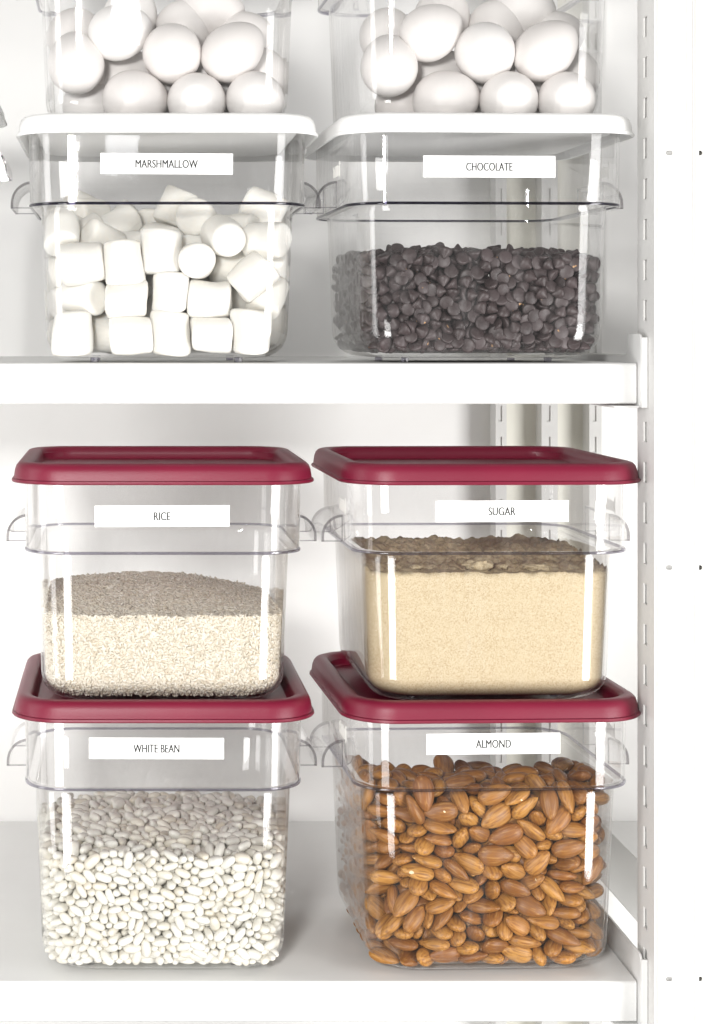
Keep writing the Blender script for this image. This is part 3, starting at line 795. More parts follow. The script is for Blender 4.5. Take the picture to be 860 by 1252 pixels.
DATA['bean'] = [-578,-976,920,120,154,-63,57,-567,-951,325,120,24,54,-5,638,-974,943,112,-49,-249,-183,-487,-973,788,112,-43,-203,-209,-137,-934,204,112,-144,104,125,-282,-977,935,112,-150,101,175,
-456,-901,121,120,79,-45,236,464,-882,985,120,-156,206,84,-691,-972,788,112,54,-223,142,526,-973,909,112,148,-86,34,463,-948,321,112,-260,-24,-94,226,-966,616,112,-15,-261,-124,
-729,-847,978,120,34,101,-131,918,-867,895,120,216,54,110,-253,-934,208,120,7,44,-303,-335,-966,600,112,14,269,-121,180,-964,548,112,38,0,0,-58,-967,618,112,-3,-295,-57,
419,-969,920,112,39,259,98,-65,-945,478,112,76,219,157,592,-968,722,112,-58,-44,-10,-307,-954,275,103,40,188,-206,480,-952,679,112,-187,-109,-29,639,-923,159,112,164,29,-67,
254,-972,683,103,-23,-198,-207,745,-890,131,120,48,-244,-77,-601,-967,802,112,259,33,-117,153,-976,823,103,143,29,-33,894,-836,212,120,-20,-40,64,-835,-883,513,112,48,-163,-189,
-811,-901,343,112,70,-295,-2,61,-959,961,112,254,-67,-73,-786,-872,418,112,-88,-98,-242,701,-975,782,103,-103,152,150,-537,-958,396,112,10,-272,42,-317,-975,831,103,-54,-162,-243,
-792,-865,142,103,139,-70,64,36,-971,650,103,-31,-233,-121,923,-853,785,120,-190,-92,57,102,-949,350,103,-111,-203,-112,-508,-958,631,112,-30,-223,19,353,-977,823,103,160,-11,22,
-832,-918,697,103,-77,235,119,342,-960,750,112,279,28,51,415,-936,404,120,-101,-38,-181,5,-947,809,120,-301,89,10,305,-979,905,103,37,-256,127,291,-944,540,112,-182,155,82,
798,-635,990,120,0,-1,42,642,-971,667,103,-9,265,51,620,-977,869,103,216,12,-5,-132,-975,772,103,-89,66,31,227,-954,412,103,-71,43,-16,159,-934,213,103,20,229,149,
885,-848,712,112,40,5,261,668,-810,999,112,76,-140,-202,-24,-947,258,103,-288,8,-17,-344,-969,764,103,-20,-124,-243,-570,-925,164,112,47,86,29,-706,-965,519,103,-29,59,11,
619,-950,318,103,252,-10,119,813,-903,480,112,28,-18,-62,-517,-973,718,103,-30,8,1,-225,-965,489,95,38,-154,259,278,-952,230,103,4,-281,15,658,-949,466,103,38,-52,-271,
-332,-937,484,120,-1,58,-75,-664,-970,678,103,5,-213,0,-762,-873,243,103,-11,-134,257,0,-940,385,103,-265,-79,36,-363,254,1059,120,139,64,69,58,-970,880,103,41,-56,-293,
-203,-951,292,95,84,98,-205,-667,-952,579,103,-113,27,-66,-209,-910,133,112,-125,98,193,-539,-377,1019,120,81,240,158,136,-957,420,95,-197,92,100,559,-950,225,95,-254,-3,-47,
-636,-832,978,112,197,98,69,183,-695,1003,112,13,-149,-207,-183,-953,863,103,117,142,191,-392,-928,281,112,14,-14,94,-845,-894,776,112,231,125,66,191,-954,287,95,43,263,146,
766,-932,400,103,15,-57,116,516,-947,766,112,128,255,63,274,-935,301,103,115,218,144,-220,-952,556,103,228,-27,-72,380,-848,970,112,215,174,137,318,-962,448,95,6,-194,218,
867,-862,534,103,80,10,-106,774,-954,791,103,-254,39,-160,-956,-718,909,112,80,-231,57,775,-759,948,120,137,-23,-31,-204,-259,1045,103,-249,62,16,368,-931,322,103,-101,-187,80,
766,-928,932,112,124,168,-2,-536,-947,552,103,-139,-137,2,698,-948,626,103,24,-67,110,582,-675,996,103,46,-197,-192,-427,-972,853,95,157,29,43,-199,-957,394,95,160,47,-236,
-352,-961,401,95,2,290,-6,-811,-375,996,112,80,-29,-82,369,-948,565,103,109,-262,-70,775,-870,206,103,97,-120,260,731,-886,537,120,137,3,-146,446,-971,768,95,-131,-77,-247,
-437,-966,640,95,214,43,-147,585,-962,521,95,280,12,-22,-231,-954,643,95,-155,191,59,-55,-951,687,103,47,-148,-182,-428,-783,1000,103,23,174,185,126,-930,663,120,220,-167,-1,
-680,-957,869,112,152,-180,38,827,-879,282,112,69,285,93,454,-889,542,112,-252,-73,-70,-321,-914,979,112,98,-130,-179,-219,-608,1005,103,244,38,-13,63,-928,724,120,-226,-209,-25,
-862,-856,382,103,194,62,30,298,-924,160,103,296,17,-68,386,-889,462,112,-31,-86,-226,449,103,1030,120,-31,187,-148,-325,-908,144,120,205,218,45,613,-944,591,112,-53,-33,76,
206,-940,483,103,14,21,261,695,176,1008,120,14,22,3,323,-909,946,112,258,-161,18,-338,-569,1013,103,65,-5,-14,618,-969,800,95,146,29,47,54,-950,563,103,90,-233,-12,
-570,-470,1006,103,54,-244,-122,-663,-954,362,95,-227,-16,-205,231,155,1059,103,64,-219,-149,-106,-973,908,95,122,-106,4,-154,-933,650,112,-9,-15,140,-395,-965,527,87,-257,-2,-30,
-370,-960,912,103,-38,-43,-231,-316,-963,679,95,72,82,27,-486,-933,456,103,-225,184,56,-848,319,984,112,54,7,-56,835,-164,999,112,30,219,206,503,-543,1004,120,33,-27,-35,
765,-929,610,103,-13,-62,165,-206,-835,983,95,45,-91,-277,803,-903,350,112,2,-1,-58,163,-945,739,112,-46,-11,-99,-956,-236,968,120,-55,207,-109,-516,-937,877,120,-27,-33,169,
-930,-770,520,120,-57,77,39,-711,-901,120,103,272,-84,100,-418,-934,206,95,-7,94,225,60,-693,987,112,53,273,-2,-808,-940,906,95,117,-21,-173,-259,-949,412,95,-236,-92,-164,
113,-579,1019,103,217,38,-51,-104,-946,825,103,61,69,221,-856,-573,973,112,-293,68,-19,549,-946,639,103,-145,226,31,-415,-934,470,112,-10,82,-109,194,-922,155,103,76,-292,38,
-489,-922,255,112,-132,-181,126,651,-946,252,95,22,189,85,54,-930,215,103,-98,-219,80,-603,-945,524,95,171,-189,-160,-956,-636,952,112,253,75,62,23,-310,1021,112,-79,-205,-166,
850,-891,667,103,-19,13,207,-66,-946,961,95,17,-195,-68,564,-942,464,103,-133,268,70,-815,-810,211,120,-226,-11,2,450,-940,840,103,-73,-20,-210,128,-762,981,95,-13,-106,-290,
838,-873,94,103,-157,223,-55,265,-945,836,112,203,132,13,-398,-918,959,112,180,-206,114,216,-951,952,103,78,77,169,-761,-937,594,103,29,-20,-136,-600,-655,1002,112,30,53,179,
-884,-833,536,112,53,-120,-206,-117,-921,300,112,-267,161,28,853,-860,938,112,219,-189,14,36,-917,315,112,-238,190,-31,865,-739,977,103,140,171,-41,-56,-946,876,112,-8,9,-119,
-197,-905,948,103,-10,-39,-106,479,-923,158,95,-172,47,234,-962,-675,742,120,175,-184,15,752,-240,999,112,258,46,4,100,13,1023,120,86,-57,-11,-58,-83,1033,103,0,263,118,
-573,-65,1033,103,110,-59,-94,-142,-746,1000,103,-3,-10,-104,-744,-955,928,103,197,144,5,-150,-931,366,103,-165,-236,-9,-187,-927,718,120,216,175,27,873,-509,986,120,93,-67,-110,
-486,-941,970,112,187,198,27,411,-231,1057,112,13,-29,-143,468,-941,461,95,7,28,-117,76,91,1052,103,130,-8,42,-622,-923,451,120,-184,251,-8,-683,-442,1017,112,-49,-263,52,
647,-51,1010,112,40,-69,-53,-951,238,949,120,206,-86,73,251,-952,758,103,146,-161,-11,149,-966,928,95,142,-115,-26,-786,-890,649,95,-24,-28,81,-89,-489,1029,112,160,78,-23,
70,-147,1035,103,297,83,-2,-903,-760,951,112,147,-211,-35,955,56,944,120,114,-239,-137,-833,-722,964,112,93,-101,-120,865,-850,341,103,191,-43,-51,32,-908,147,112,17,-4,-166,
104,-923,274,112,55,6,127,395,-932,633,112,209,192,50,475,-921,249,112,-182,195,11,-323,510,1059,120,89,-298,-12,104,-950,779,95,256,-156,-68,-68,-919,150,95,8,139,183,
604,400,1038,103,43,-29,-89,-332,-670,997,112,3,4,162,-522,-759,999,103,65,124,155,-658,-553,1002,112,14,42,106,-645,-928,218,103,-42,-46,96,185,-943,356,95,16,11,-83,
-128,-875,95,103,8,-304,-40,609,-890,402,103,-111,-56,-110,-86,-930,411,103,-42,-47,172,845,151,987,112,182,-115,-40,-243,-945,775,103,16,30,199,-884,-779,103,103,-51,137,-199,
837,-906,807,112,-170,108,-125,400,-926,248,103,-75,-133,104,-473,-933,522,95,144,94,133,805,-875,574,95,73,-122,132,-624,-939,280,87,39,52,-158,934,-747,393,95,293,29,-46,
-888,-836,280,95,3,53,83,-203,417,1059,120,18,-67,-247,-700,-888,420,95,93,19,176,-533,844,991,112,185,45,5,-63,-849,323,120,15,-5,-144,-414,-319,1023,103,-40,-132,-220,
274,-574,1013,103,88,-63,-32,-396,-918,147,103,-119,-137,107,360,-442,1018,112,64,103,69,697,-930,329,103,171,216,-3,193,-949,877,103,171,203,-23,-421,-924,718,120,-19,-16,-145,
773,-882,718,120,103,-134,87,-439,-464,1018,112,47,-57,-119,-862,-857,935,103,171,235,-1,-684,-926,274,103,-99,-72,112,717,-849,948,103,72,167,128,-900,-811,406,95,12,4,63,
-614,-948,727,95,-5,-50,163,-614,-888,106,120,-8,-5,-219,-270,-116,1047,112,23,36,182,832,-908,880,103,134,-157,-63,-663,-915,924,103,35,-67,-98,973,-379,945,112,73,-100,-89,
-31,-891,109,112,128,-78,-142,379,-906,127,95,-95,117,217,-768,59,994,120,250,-7,6,-279,89,1059,103,188,-71,-107,344,-946,680,95,88,-38,-143,501,-941,517,95,-108,76,-197,
-83,-934,554,103,-229,207,-1,426,-903,161,112,-17,29,133,333,276,1034,103,91,12,-30,213,-342,1001,112,80,25,-30,554,-925,348,103,72,81,161,-913,-736,137,103,14,-24,51,
602,-900,120,103,-260,5,47,257,775,1018,112,139,56,49,634,-515,1005,112,-94,290,-20,741,-548,999,103,156,-47,-43,-118,-4,1051,103,172,103,65,28,-934,496,103,223,199,-23,
104,-946,501,87,-262,-136,-32,-584,-929,603,103,209,-205,-35,-581,424,1007,120,205,-153,-64,-22,277,1037,112,-7,-22,-311,-544,48,1035,112,92,287,37,115,-280,1012,103,254,-159,-58,
311,-31,1032,95,-51,-256,-142,3,-378,1013,103,29,119,233,590,-732,947,120,185,53,37,280,-666,995,103,179,219,-3,-455,-955,914,95,-235,-198,39,976,-672,861,112,196,46,202,
-411,-942,341,87,187,78,80,-260,-946,714,95,20,22,144,408,-948,709,95,-123,70,-123,540,-920,151,103,35,-62,-116,-164,-877,446,112,254,-161,-54,505,-943,401,87,33,90,210,
-188,301,1053,112,147,94,137,-253,-383,1017,112,72,-148,-158,-647,17,1009,120,-3,11,-169,913,-798,358,103,-53,23,224,959,-130,959,103,-27,-6,-230,-755,-956,857,95,52,-118,-134,
665,-919,530,103,69,-113,-100,-705,-913,646,103,-6,51,-160,273,-900,119,103,184,54,-10,-739,-878,706,103,175,-215,-49,836,454,972,103,263,86,14,421,-619,1000,112,205,176,53,
769,-77,1007,103,82,-2,-82,-905,-808,685,120,129,-12,70,274,-810,951,95,228,76,160,588,58,1003,103,9,40,-158,-205,16,1028,112,48,203,63,523,-936,289,87,37,12,-164,
-935,-690,399,95,-297,14,-39,-12,-881,744,112,19,-82,-5,-427,806,1004,103,216,-23,-10,915,843,932,112,56,31,-192,956,-587,933,103,27,56,-52,-738,-39,998,103,209,119,24,
694,-931,395,95,63,83,131,939,-754,535,95,282,-93,32,-562,-939,478,95,-217,-190,-55,-148,-941,582,95,48,-59,-147,-697,-871,172,120,139,-119,-231,-641,-919,152,95,-209,-173,38,
-827,-827,72,87,-71,-299,0,-460,-903,316,103,-1,-81,-201,72,-892,424,103,46,190,40,-401,-204,1027,103,-50,120,238,305,-379,1012,120,196,78,98,205,-858,954,95,153,18,-55,
705,-926,843,87,218,-9,-11,-374,-947,657,95,89,82,100,118,-951,600,87,-10,55,197,-570,-909,243,103,184,189,45,674,409,998,120,65,248,86,-705,562,994,103,-34,240,198,
462,663,1000,112,116,-46,-82,714,-932,266,95,-180,-241,61,-593,-947,666,95,141,199,101,519,224,1027,112,8,-64,-250,-20,-922,540,103,84,-113,-100,796,543,991,112,219,-186,-70,
-18,-669,1016,103,206,-208,17,-747,-276,1007,120,-270,-142,19,-69,-578,1021,112,182,170,6,-742,264,999,112,9,78,-283,2,-949,918,95,82,105,102,647,-295,1008,103,-58,75,167,
-295,-945,540,87,226,-206,-56,107,-918,148,95,-76,67,-176,-840,-825,865,112,-38,301,-42,316,-889,268,112,164,-47,-93,928,-759,463,103,1,266,163,-841,-230,992,112,239,-96,-39,
932,-698,934,112,158,-93,-95,117,-876,959,103,90,-122,-139,-260,-759,980,112,123,-143,-72,191,69,1019,103,102,206,164,-143,-549,1003,103,139,-109,-79,-134,-899,904,103,175,-79,50,
-943,-665,821,112,-72,10,-31,-439,-935,395,95,-71,-28,155,418,-881,100,103,-247,72,-32,103,624,1019,112,109,-166,-134,-44,749,1007,95,187,6,28,-832,517,985,112,43,-3,18,
-97,-911,739,112,96,160,-120,676,-626,990,112,139,224,67,-14,-916,192,95,126,138,117,-438,225,1004,112,59,-277,-28,-693,334,1002,103,-38,-273,-108,-367,981,983,112,-2,-63,-307,
835,-316,972,112,75,-33,-129,764,-931,302,87,149,-164,-33,520,-821,946,103,-46,19,188,-942,-739,623,112,-101,-70,272,539,-916,558,95,222,91,-58,-872,-866,650,103,23,-113,-252,
-389,-76,1036,103,112,-187,-128,487,-351,1014,112,-2,-66,76,597,-435,1009,112,218,110,25,956,478,946,120,-169,-112,-36,-282,-915,843,103,-181,24,-44,-876,-870,720,95,-92,284,7,
-911,-756,830,95,103,-144,-25,-850,934,935,120,-258,-93,-63,191,-879,99,112,-89,13,-7,-932,519,948,120,141,-203,-78,850,-805,401,87,142,-261,41,529,-886,825,112,81,-167,-52,
356,-726,992,95,156,-120,-78,-698,121,997,112,119,13,-40,249,-246,1017,95,39,30,-220,769,-875,830,103,169,-140,-16,-869,-818,786,95,113,-218,47,-738,-899,775,103,26,294,2,
313,-913,626,103,27,25,213,-303,-838,316,112,261,166,42,-929,-493,952,120,182,116,11,189,-414,994,103,256,22,11,-631,-241,1003,103,40,-183,-129,-34,126,1043,95,-278,70,-45,
896,-736,115,103,-31,-250,1,-926,-621,226,103,-168,-30,50,-393,-909,792,120,248,43,-19,146,-900,119,103,7,214,223,-892,-812,341,103,71,-288,-11,439,344,1023,95,52,-21,71,
354,38,1023,120,63,62,254,-218,-481,1007,103,18,106,156,-913,-4,965,103,143,-217,-101,-132,-818,941,112,-227,-78,-23,436,-450,1013,95,173,217,-34,13,-480,1001,112,-4,-30,-208,
879,-808,98,95,-267,158,10,-379,391,1056,112,93,-242,-82,-132,222,1038,112,220,67,-45,-654,690,1000,112,163,-113,-75,-891,-761,188,87,257,33,9,358,-885,194,103,171,122,109,
250,500,1015,103,-161,-269,-15,-803,-827,599,112,210,62,107,514,-432,1014,103,78,-53,-202,-677,-890,340,103,36,-261,-74,-819,-794,129,112,53,229,201,703,-911,708,103,248,-123,11,
392,600,1005,112,220,220,-29,-158,-878,527,103,-269,-14,61,-456,-842,964,103,-21,-288,-53,-340,-832,976,103,91,-272,-81,-21,-735,969,103,-169,-19,157,-786,-831,925,103,225,-203,-69,
-530,-890,108,95,-37,36,-183,841,-800,147,112,-95,159,-139,941,-690,566,103,30,66,260,-250,-898,344,112,-13,44,-167,130,187,1047,112,132,-263,-59,-45,547,1011,112,95,-89,-106,
-533,-843,187,112,233,-198,13,386,-317,1009,120,174,246,10,-475,-268,1009,120,-11,-251,-102,28,-877,960,95,39,-162,-248,-65,-232,1003,95,141,128,-45,-91,-674,999,95,34,-96,-127,
918,292,984,95,-193,152,-92,-927,-671,169,103,28,-132,-198,506,-888,106,103,183,187,63,885,-746,591,112,42,100,207,332,-179,1003,120,200,-126,-2,436,-725,993,95,222,126,21,
354,-608,986,103,99,38,147,913,-813,511,95,31,82,228,665,-883,107,103,-55,-184,-22,-743,-875,483,95,-206,153,-20,-828,426,983,103,-5,283,78,63,225,1076,87,-237,181,-50,
293,-843,363,120,-212,161,-4,-444,565,1002,95,104,-36,-62,238,-730,947,120,-313,-13,-12,196,-622,1009,95,119,32,6,6,17,1030,103,178,-123,-99,31,-589,992,103,238,-61,-38,
969,301,944,112,-234,100,-111,-698,-485,952,112,48,-16,245,-71,-909,204,87,-215,210,-21,-710,-856,297,95,65,42,74,-295,-886,104,103,-23,31,-150,-954,-396,947,103,231,2,-48,
-440,-706,1000,103,-38,-147,-273,-156,-192,1042,95,163,221,39,512,48,1001,95,172,-109,-1,601,737,996,112,117,-46,-158,-351,-149,1001,112,231,-48,22,694,-876,452,103,39,254,172,
493,-642,988,95,136,190,86,-20,-812,954,103,-81,54,210,-554,-783,945,103,258,-144,22,686,-847,201,120,175,-212,-7,589,-870,91,95,59,-80,265,467,-915,613,87,63,-63,11,
-566,-886,943,103,-11,25,-95,-434,-632,996,103,68,145,232,-933,-684,673,103,258,59,12,953,684,927,112,90,29,66,905,-788,664,112,61,123,238,346,811,1001,103,158,214,82,
39,-889,108,103,-50,32,-132,676,769,990,103,32,21,176,-670,-853,103,112,56,108,-208,-129,86,1055,103,128,-280,3,288,-92,1011,95,50,116,34,883,-769,908,112,11,-81,-46,
593,584,998,120,140,-54,-72,319,624,996,103,124,-54,-136,-408,-900,549,95,129,-233,-7,-372,-885,104,103,56,-28,-118,-27,-896,437,95,81,158,-79,-529,539,997,112,141,-180,-102,
521,533,1002,95,173,184,-4,-485,429,997,103,31,2,208,-835,-475,959,112,97,-61,-142,581,172,999,103,127,-250,-60,169,-130,1011,95,-157,267,9,-467,-128,1002,103,-197,-194,-85,
-881,170,945,120,88,-247,39,-767,-548,942,103,69,64,140,700,-899,902,103,-15,44,127,830,-797,614,112,43,45,214,296,717,1000,103,189,52,17,299,-870,92,103,-19,-259,17,
-552,-893,795,103,-37,-101,-185,781,-374,990,95,-209,191,-76,-296,337,1033,112,-156,-240,-43,-892,-275,952,95,113,-245,-33,766,257,988,103,85,-59,-107,465,-164,1004,103,67,-227,-198,
728,663,996,103,38,31,168,51,780,1000,103,70,-6,-72,-640,508,996,103,63,21,61,-794,-887,845,103,66,-257,23,713,-832,75,95,-150,-270,-3,194,816,989,103,72,29,-93,
687,579,996,95,87,-24,-98,526,-224,1012,120,189,147,13,333,203,1010,103,218,65,-14,175,-243,1015,103,115,162,66,223,-46,1005,103,-32,57,-120,-513,317,1001,112,58,100,131,
-880,824,935,112,130,79,44,-907,-742,742,95,7,-109,-123,-184,-908,794,95,14,68,89,531,703,999,103,67,-24,-102,-187,780,999,103,61,-93,-218,-339,-902,235,95,-184,-103,-31,
-824,-833,296,95,-32,-150,-167,952,-769,717,87,-200,87,-91,92,-833,106,120,153,44,190,-595,-881,377,103,-22,22,49,971,-224,935,112,160,137,53,752,112,989,103,241,85,-23,
-819,-57,983,103,176,-87,-107,-378,-384,997,103,-65,28,164,-344,-242,989,103,11,-8,59,-928,-756,367,95,86,-22,31,920,-642,288,112,-282,29,-10,670,-832,341,112,230,153,-83,
-453,667,998,112,3,-5,-258,-509,-502,969,103,202,48,16,-159,-343,993,112,131,-219,-59,-869,716,951,112,164,-233,-47,898,159,943,103,43,-86,-18,-219,111,1029,95,-130,-230,-140,
-952,-673,465,103,-169,-224,133,416,-862,325,103,-227,105,26,713,487,996,103,-26,2,286,698,-405,995,95,24,-85,-190,573,-327,1005,112,72,72,143,-834,-149,986,103,54,279,54,
-701,-353,998,103,152,38,43,-297,-492,1001,103,158,262,35,-880,-360,948,95,-25,82,155,-456,-34,1001,112,37,-24,277,-32,-879,256,95,53,-14,-22,-317,49,1004,112,10,36,-33,
632,311,998,103,63,-99,-140,198,-885,677,103,-1,4,235,-620,761,980,95,176,-85,-49,-708,-604,945,112,131,-213,-100,-38,-153,1005,112,-308,49,13,-408,139,1007,103,215,181,86,
588,-828,924,95,9,97,155,-311,-336,994,103,177,-189,-46,681,-154,982,112,-83,27,298,654,-775,942,95,56,-218,-148,461,269,1002,120,75,-273,-70,-526,690,970,103,119,-83,214,
576,-879,239,112,-245,-4,62,-64,-868,939,103,194,60,-110,817,840,956,95,-191,-2,-39,-602,302,989,95,119,121,123,-253,888,976,103,167,173,187,15,609,1000,112,5,-4,208,
-135,499,1008,103,1,-151,-232,-223,-880,165,112,-101,222,108,-947,-127,958,112,82,-206,-53,798,657,960,112,-33,243,81,-825,-804,476,112,-31,258,84,-936,842,899,103,12,37,89,
28,699,996,95,-250,17,-18,-153,-97,1012,103,109,-45,-92,-522,-635,990,95,47,61,185,714,-317,985,87,253,51,19,272,130,1005,95,187,36,7,-303,131,1005,112,32,38,-33,
251,618,1000,103,68,56,182,-695,404,999,103,-2,234,-165,107,288,1048,103,24,283,-75,-71,392,1020,103,-77,-5,-54,-749,-846,78,87,43,-120,-153,134,725,992,103,-235,-142,-45,
166,623,992,95,169,113,82,125,-897,849,95,16,-73,-135,-339,-882,702,112,8,148,154,785,-803,201,95,31,-194,-235,48,-905,850,95,268,-53,-64,-196,-887,602,95,70,48,83,
262,-483,993,120,-17,95,277,-404,28,1011,103,220,-95,-79,-680,203,992,103,3,-99,-269,-287,-905,916,103,-112,6,-39,605,-127,995,95,17,37,138,40,466,1002,112,74,78,188,
442,-258,995,95,90,178,121,314,-908,412,95,22,56,-304,251,-899,888,103,134,-131,-11,-215,-842,880,112,39,1,116,209,-890,201,95,-2,-13,230,-322,-890,367,87,262,-136,6,
635,-216,999,95,8,240,170,-671,-172,1002,95,34,-18,-293,578,-609,989,95,96,8,51,883,-257,941,103,-98,246,-2,-829,125,963,103,115,44,80,451,510,999,103,154,-223,-63,
409,-489,964,112,229,75,-83,-125,-221,990,95,-166,208,-35,894,-813,841,112,86,-162,-214,31,-839,659,112,172,244,-95,-151,721,994,95,72,-185,-181,-259,792,991,95,174,124,83,
-435,328,1000,103,6,-33,125,181,-909,797,103,-14,75,277,5,-836,372,103,233,199,61,308,-883,750,103,-90,-4,-209,753,-819,640,95,52,240,122,-369,-882,431,103,-107,-124,1,
-944,63,932,120,93,-261,-121,-536,-189,996,103,277,-60,-42,520,-892,913,95,16,-93,-239,99,497,1007,103,97,-38,-118,52,-775,944,112,-6,6,167,-963,634,900,112,67,-21,126,
333,-797,935,103,-203,-209,-32,613,-901,837,112,197,20,90,237,-169,995,103,41,-16,148,959,-677,374,95,181,65,-212,-108,-713,944,112,-4,-7,-99,163,-881,424,120,-31,-65,22,
534,959,949,112,62,-236,-105,-874,-744,584,95,85,-20,126,-137,-877,154,103,43,40,-237,-863,-791,627,103,-192,-122,-6,-547,-884,705,120,37,125,255,-288,-888,639,95,-1,-110,-288,
435,-81,1013,112,187,-30,-37,-966,377,924,112,134,-125,-22,-229,-651,959,95,-142,64,-193,-771,775,939,95,103,17,20,-142,-433,994,95,-9,-141,-280,445,773,994,95,241,94,27,
-935,-697,548,103,169,-19,29,854,607,946,95,28,-99,-234,814,-782,683,95,50,53,182,-670,-885,507,103,-137,-137,186,523,-881,434,103,101,45,253,-222,-882,269,112,282,43,9,
-551,-671,941,103,45,61,179,-729,-812,253,95,-3,81,-5,-268,-23,1022,103,-112,-243,-82,925,-558,165,95,28,8,-38,-739,-707,942,103,-11,-2,-284,-962,-638,592,112,-237,-120,144,
-613,-103,987,95,168,215,46,330,526,992,95,-50,-289,-98,371,-119,1005,95,-47,-204,140,-742,-878,545,95,-277,104,47,338,-895,869,112,79,-23,-90,175,487,997,95,-149,195,-36,
264,-892,485,112,193,-11,-60,321,-678,936,87,81,117,165,-417,-889,626,112,-140,-47,43,-233,-842,80,112,105,-78,-112,-629,-886,860,120,-37,-12,-79,742,-810,137,95,-5,283,-110,
236,-877,390,95,215,51,165,39,-828,456,103,94,238,-8,903,-395,957,103,60,-47,-160,-638,-681,946,112,-136,-250,74,861,240,974,103,187,-100,-43,945,-618,546,112,6,-81,-19,
950,-665,477,120,208,186,-132,564,339,1003,112,167,-203,-26,-760,-416,939,95,291,113,-8,-589,-305,995,95,36,-4,29,664,877,969,103,97,65,206,630,-878,290,112,65,51,5,
928,-658,786,95,38,8,268,358,340,1018,87,103,-29,145,-746,-816,352,112,38,-23,-2,-26,-635,944,112,-9,-4,-236,-692,975,916,103,77,-219,116,-139,567,996,103,-94,250,146,
592,-914,905,95,88,-67,-254,900,547,930,103,91,-155,-116,-131,-876,232,95,59,226,104,806,-797,77,103,61,32,92,45,-75,1012,112,232,91,61,-228,-201,998,112,-20,-75,265,
934,391,949,103,9,-2,-266,-885,282,938,103,240,-111,-29,206,-898,614,95,-7,131,-266,-644,-888,580,87,88,72,-28,124,-874,573,95,-135,107,224,-106,808,962,120,143,94,170,
398,-897,823,87,35,9,-190,-803,-807,687,103,30,59,156,499,-873,331,87,17,65,51,573,-816,343,112,298,38,-57,-491,-833,902,103,6,48,195,-478,-837,669,103,89,-47,-144,
360,-837,392,103,70,-45,-129,395,-809,461,103,103,2,-9,18,-814,113,112,-196,91,149,101,-396,990,95,150,-208,-69,833,-40,986,103,65,92,231,-585,143,997,112,60,26,141,
-944,-596,324,112,-154,155,150,465,-25,989,103,-10,233,151,725,-7,989,95,-73,265,137,-131,977,936,120,117,-104,220,-975,-559,809,103,138,-162,-52,770,-812,349,103,-40,176,111,
843,-812,476,112,-132,-211,84,881,-686,237,95,-67,32,-50,-602,-813,894,120,286,7,-60,-610,-398,988,95,30,-16,225,733,897,946,103,173,-144,-99,-251,-893,494,112,153,-4,-48,
541,-673,936,87,8,296,100,-693,-771,946,112,-281,-58,-18,-805,-635,929,95,270,-82,18,-454,-860,172,95,-166,79,-250,-787,-811,774,103,-8,121,-25,-642,-882,785,103,-202,-160,99,
719,-832,394,103,111,135,177,683,-907,783,103,-16,-235,192,-436,-833,82,112,-95,266,-70,411,-890,761,103,-284,72,-61,807,-806,855,95,-258,17,-107,-536,-877,429,95,171,-253,38,
753,-818,460,112,-29,-260,-38,71,-845,257,95,147,-256,-4,-137,-823,382,103,130,48,51,955,-543,623,112,244,175,49,-961,-334,914,112,138,31,-96,940,-677,690,112,-30,32,278,
-680,-105,978,95,-142,-222,-14,932,-468,192,112,109,128,96,869,-787,266,103,167,144,13,-272,-821,928,95,29,-98,-196,756,-819,896,112,-128,-53,258,-965,-410,879,95,235,-69,-86,
140,403,1003,103,77,-21,25,884,-67,918,112,-27,-67,-48,578,479,993,103,292,88,28,543,778,965,120,20,-78,155,200,-837,330,120,-182,-81,67,-671,-884,722,95,-57,62,-219,
763,731,951,112,78,-26,21,-109,-836,458,103,-149,-209,103,-418,-876,228,95,-107,-73,-269,91,-848,891,120,30,54,117,273,-887,695,95,-115,63,-101,357,684,975,87,-81,230,136,
820,-764,352,103,-152,128,42,-538,-866,547,103,-242,70,80,14,-807,718,103,215,-22,26,921,-493,921,120,-38,-110,272,-155,-647,978,87,-71,-44,71,-952,-532,269,112,-216,-189,-114,
-69,73,1010,95,248,-136,24,415,162,998,112,-12,4,54,878,99,920,103,-115,63,213,-596,-580,944,112,57,16,31,754,362,960,103,142,-116,19,-938,-540,439,120,267,72,102,
120,-76,996,95,24,15,-200,817,-405,946,95,259,-57,62,-319,-56,991,103,226,-165,-22,-373,-477,977,103,200,-156,-11,-331,224,999,103,132,-270,-9,-706,-816,643,112,-37,-101,-13,
22,-904,614,103,186,-29,9,-332,-546,944,112,-9,-4,-231,-94,-887,612,87,166,-59,-28,35,183,1016,120,210,176,28,350,-883,534,95,103,-2,26,-399,-889,867,112,20,310,41,
802,-807,760,112,205,-34,88,-392,-819,301,112,-190,-131,-146,180,-802,926,103,7,-137,264,-721,-846,883,103,-244,-149,3,579,-889,731,103,4,-64,-306,403,854,962,112,162,173,62,
597,-842,534,103,67,-38,-124,-718,-804,145,95,132,107,-105,-486,-860,830,103,-243,187,40,-831,-756,831,95,-58,256,25,-232,-876,412,95,53,4,-114,-211,337,998,95,79,42,207,
114,-869,206,103,46,-79,-11,200,-863,742,103,187,-11,0,-239,-819,615,112,193,-103,65,-538,-844,629,112,141,-95,-115,538,-813,79,103,-6,295,-81,393,-838,594,103,14,10,-93,
-549,-868,308,103,13,39,-307,-241,-835,811,112,120,-281,-56,900,-624,140,103,-2,-216,-193,-539,224,988,95,119,-53,-96,932,-613,730,112,254,-29,-14,530,-101,996,87,182,235,54,
919,232,919,120,55,-47,-59,-945,-601,646,95,286,-74,-13,-848,-693,871,112,213,43,59,-698,883,944,95,149,126,84,-895,-653,903,103,162,-117,69,569,885,958,112,55,-15,-207,
